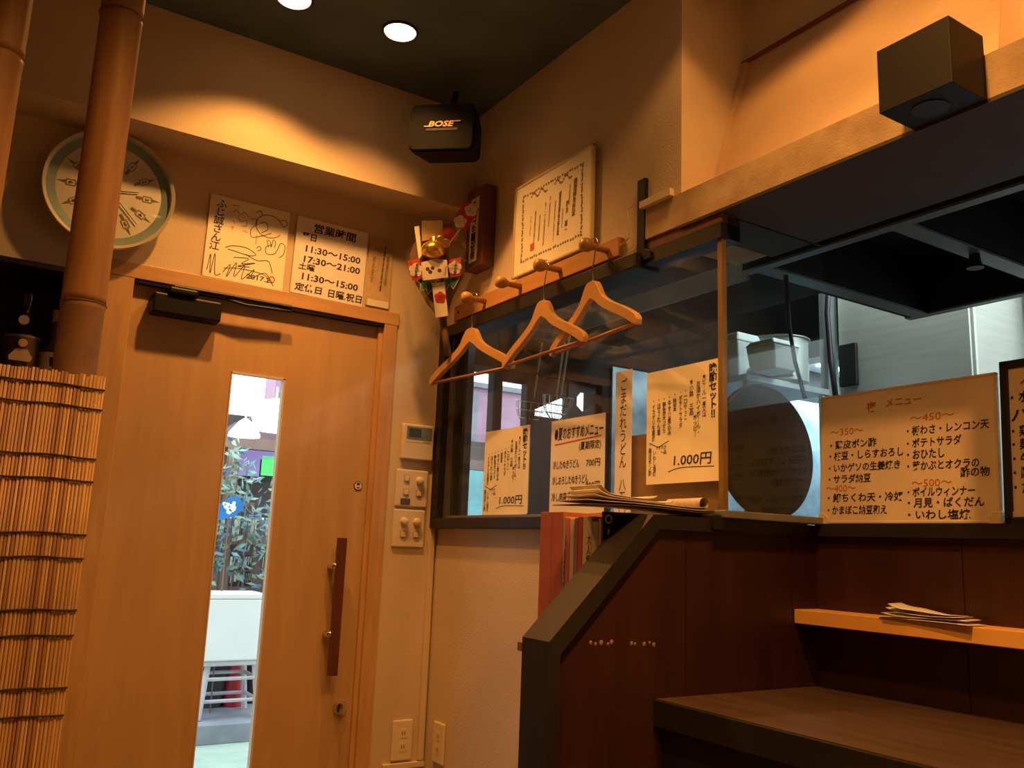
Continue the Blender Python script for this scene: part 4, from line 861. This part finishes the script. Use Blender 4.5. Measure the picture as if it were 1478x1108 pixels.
for k, px in enumerate((318, 329, 341, 353, 364, 375, 386)):
    p = at(1, 5.9, px, 770); zj = at(1, 5.77, px, 771).z
    o = thing('glass_jar', ['first', 'second', 'third', 'fourth', 'fifth', 'sixth', 'seventh'][k]+' small jar from the left on the shop shelf across the street', 'jar', (p.x, 5.9, jz), group='jars on the shop shelf')
    MB().lathe([(.022, 0), (.025, .01), (.025, .085), (.020, .10), (.018, .11)], 12).build('jar_body', 'jar1' if k % 2 else 'jar2', o, smooth='auto'); MB().lathe([(.020, .11), (.020, .125)], 12).build('lid', 'white', o)
o = thing('framed_picture', 'small dark framed picture leaning above the shop shelf', 'picture', (0, 6.1, 0)); strect('picture_frame', 6.1, 349, 725, 366, 756, 'shopw', .03, o); strect('picture_print', 6.1, 352, 730, 363, 752, 'shopd', .004, o, .032)
o = thing('blue_poster', 'blue round-edged poster with pale animal motif in the shop', 'poster', (0, 5.3, 0))
pts = [(314,751),(313,738),(316,728),(326,722),(334,716),(344,717),(352,726),(351,736),(344,740),(338,746),(328,747),(320,750)]
q = [at(1, 5.3, *p_) for p_ in pts]; MB().prism([(v.x, v.z) for v in q], -.005, .005, 1).build('poster_sheet', 'bluep', o)
m_ = MB()
for x_, y_, r_ in ((328, 730, .022), (335, 733, .026), (331, 738, .018), (324, 727, .012), (338, 726, .012)): v = at(1, 5.29, x_, y_); m_.lathe([(r_, -.006), (r_*.8, -.009)], 9, (v.x, 0, v.z), 1)
m_.build('poster_motif', 'white', o); MB().tube([(q[4].x, .012, .101), (q[4].x, .012, q[4].z)], .004, 6).build('support_pole', 'shopw', o)
for k, (x0, y0, x1, y1) in enumerate(((329, 800, 350, 822), (352, 800, 366, 822), (329, 824, 350, 846), (352, 824, 364, 846), (376, 800, 390, 824), (376, 828, 388, 850))):
    o = thing('photo_card', 'black and white photo card below the shop shelf, '+['upper left', 'upper middle', 'lower left', 'lower middle', 'upper right', 'lower right'][k]+' one', 'photo card', (0, 6.2, 0), group='photo cards in the shop'); strect('card', 6.2, x0, y0, x1, y1, 'stepd', .006, o)
    for j in range(3): strect('print', 6.2, x0+2+j*(x1-x0-4)/3, y0+3, x0+1+(j+1)*(x1-x0-4)/3, y1-5-j*2, 'white', .002, o, .007)
tag(strect('red_sign', 6.2, 306, 818, 325, 852, 'redcan', .02), 'dark red sign below the shop shelf at the left', 'sign')
tag(strect('black_sign', 6.15, 315, 826, 326, 851, 'stepd', .02), 'small black sign beside the dark red sign', 'sign')
# olive branches
def plant(label, px, Y, pts, n, s_):
    b_ = at(1, Y, px, 776); o = thing('potted_olive', label, 'plant', (b_.x, Y, .1))
    m1, m2, st_ = MB(), MB(), MB()
    for tx, ty in pts:
        e_ = at(1, Y, tx, ty)-Vector((b_.x, Y, .1)); d_ = random.uniform(-.15, .15); mid = e_*.5+Vector((random.uniform(-.05, .05), d_*.5, .05)); e_.y += d_
        path = curve_pts([(0, 0, .25), tuple(mid), tuple(e_)], 6); st_.tube(path, [.007*(1-i_/len(path))+.0015 for i_ in range(len(path))], 5)
        for k in range(n):
            q_ = Vector(path[random.randrange(len(path)//2, len(path))])+Vector([random.uniform(-.05, .05) for _ in range(3)])
            dr = Vector((random.uniform(-1, 1), random.uniform(-1, 1), random.uniform(-.4, 1))).normalized(); sd = dr.orthogonal().normalized()*s_*.16; l_ = dr*s_
            (m1 if random.random() < .65 else m2).add([q_, q_+l_*.5+sd, q_+l_, q_+l_*.5-sd], [(0, 1, 2, 3)])
    st_.build('branches', 'fan', o, smooth=True); a_ = m1.build('foliage', 'olive', o); a_['kind'] = 'stuff'; a_ = m2.build('foliage', 'olive2', o); a_['kind'] = 'stuff'
    MB().lathe([(.09, 0), (.12, .22), (.13, .24), (.115, .24), (.11, .2), (0, .2)], 18).build('pot', 'stepd', o, smooth='auto')
plant('olive tree with silvery leaves in front of the shop, left one', 322, 5.55, [(335,645),(318,665),(345,650),(360,668),(312,690),(330,690),(340,668),(366,690)], 40, .085)
plant('olive tree with silvery leaves in front of the shop, right one', 390, 5.6, [(392,700),(380,720),(398,735),(372,735),(395,755)], 40, .08)
# stool and foam box
p0 = at(2, .10, 310, 1045); YT = 5.12
zst = at(1, YT, 335, 953).z
o = thing('wooden_stool', 'pale painted wooden stool standing on the shop step', 'stool', (at(1, YT, 337, 953).x, YT, .103))
hh = zst-.103
MB().box(-.175, .175, -.01, .29, hh-.028, hh).build('seat', 'wstool', o, bevel=.006)
for sx in (-1, 1):
    for sy in (0, 1):
        MB().tube([(sx*.13, .03+sy*.22, hh-.02), (sx*.165, .0+sy*.27, 0)], .017, 8).build('leg', 'wstool', o)
for zf, nm in ((.30, 'stretcher'), (.68, 'stretcher')):
    for sy in (0, 1): MB().tube([(-.16+zf*.03, .012+sy*.25, hh*zf), (.16-zf*.03, .012+sy*.25, hh*zf)], .011, 6).build(nm, 'wstool', o)
    for sx in (-1, 1): MB().tube([(sx*(.163-zf*.03), .012, hh*zf), (sx*(.163-zf*.03), .26, hh*zf)], .011, 6).build(nm, 'wstool', o)
xa, xb = at(1, YT, 296, 900).x, at(1, YT, 379, 900).x; zt3 = at(1, YT, 335, 856).z
o = thing('foam_box', 'large white foam box standing on the stool across the street', 'box', (at(1, YT, 337, 953).x, YT, zst))
mid = o.location.x
MB().box(xa-mid, xb-mid, -.02, .27, .0, zt3-zst-.03).build('box_body', 'white', o, bevel=.01); MB().box(xa-mid-.004, xb-mid+.004, -.024, .274, zt3-zst-.03, zt3-zst).build('box_lid', 'white', o, bevel=.006)
p = at(1, 5.7, 318, 985)
o = thing('red_extinguisher', 'red cylinder standing behind the stool on the shop step', 'cylinder', (p.x+.03, 5.50, .10)); MB().lathe([(.055, 0), (.06, .02), (.06, .36), (.04, .42), (.02, .44), (.02, .48)], 20).build('cylinder_body', 'redcan', o, smooth='auto'); MB().box(-.02, .05, -.012, .012, .48, .50).build('valve', 'blackm', o)
p = at(1, 5.8, 352, 985)
o = thing('grey_appliance', 'grey machine behind the stool inside the shop', 'machine', (p.x, 5.80, .10)); MB().box(-.20, .20, 0, .15, 0, .62).build('casing', 'step', o, bevel=.01); MB().box(-.15, .05, -.01, 0, .35, .55).build('front_panel', 'white', o)

for nm in ('orange_strokes', 'scuff_marks', 'side_lettering', 'small_lettering'): bpy.data.objects[nm]['kind'] = 'stuff'
for o_ in list(bpy.data.objects):
    if o_.name in ('lettering.003', 'lettering.007', 'lettering.008'): o_['kind'] = 'stuff'
bpy.data.objects.remove(_fo, do_unlink=True)
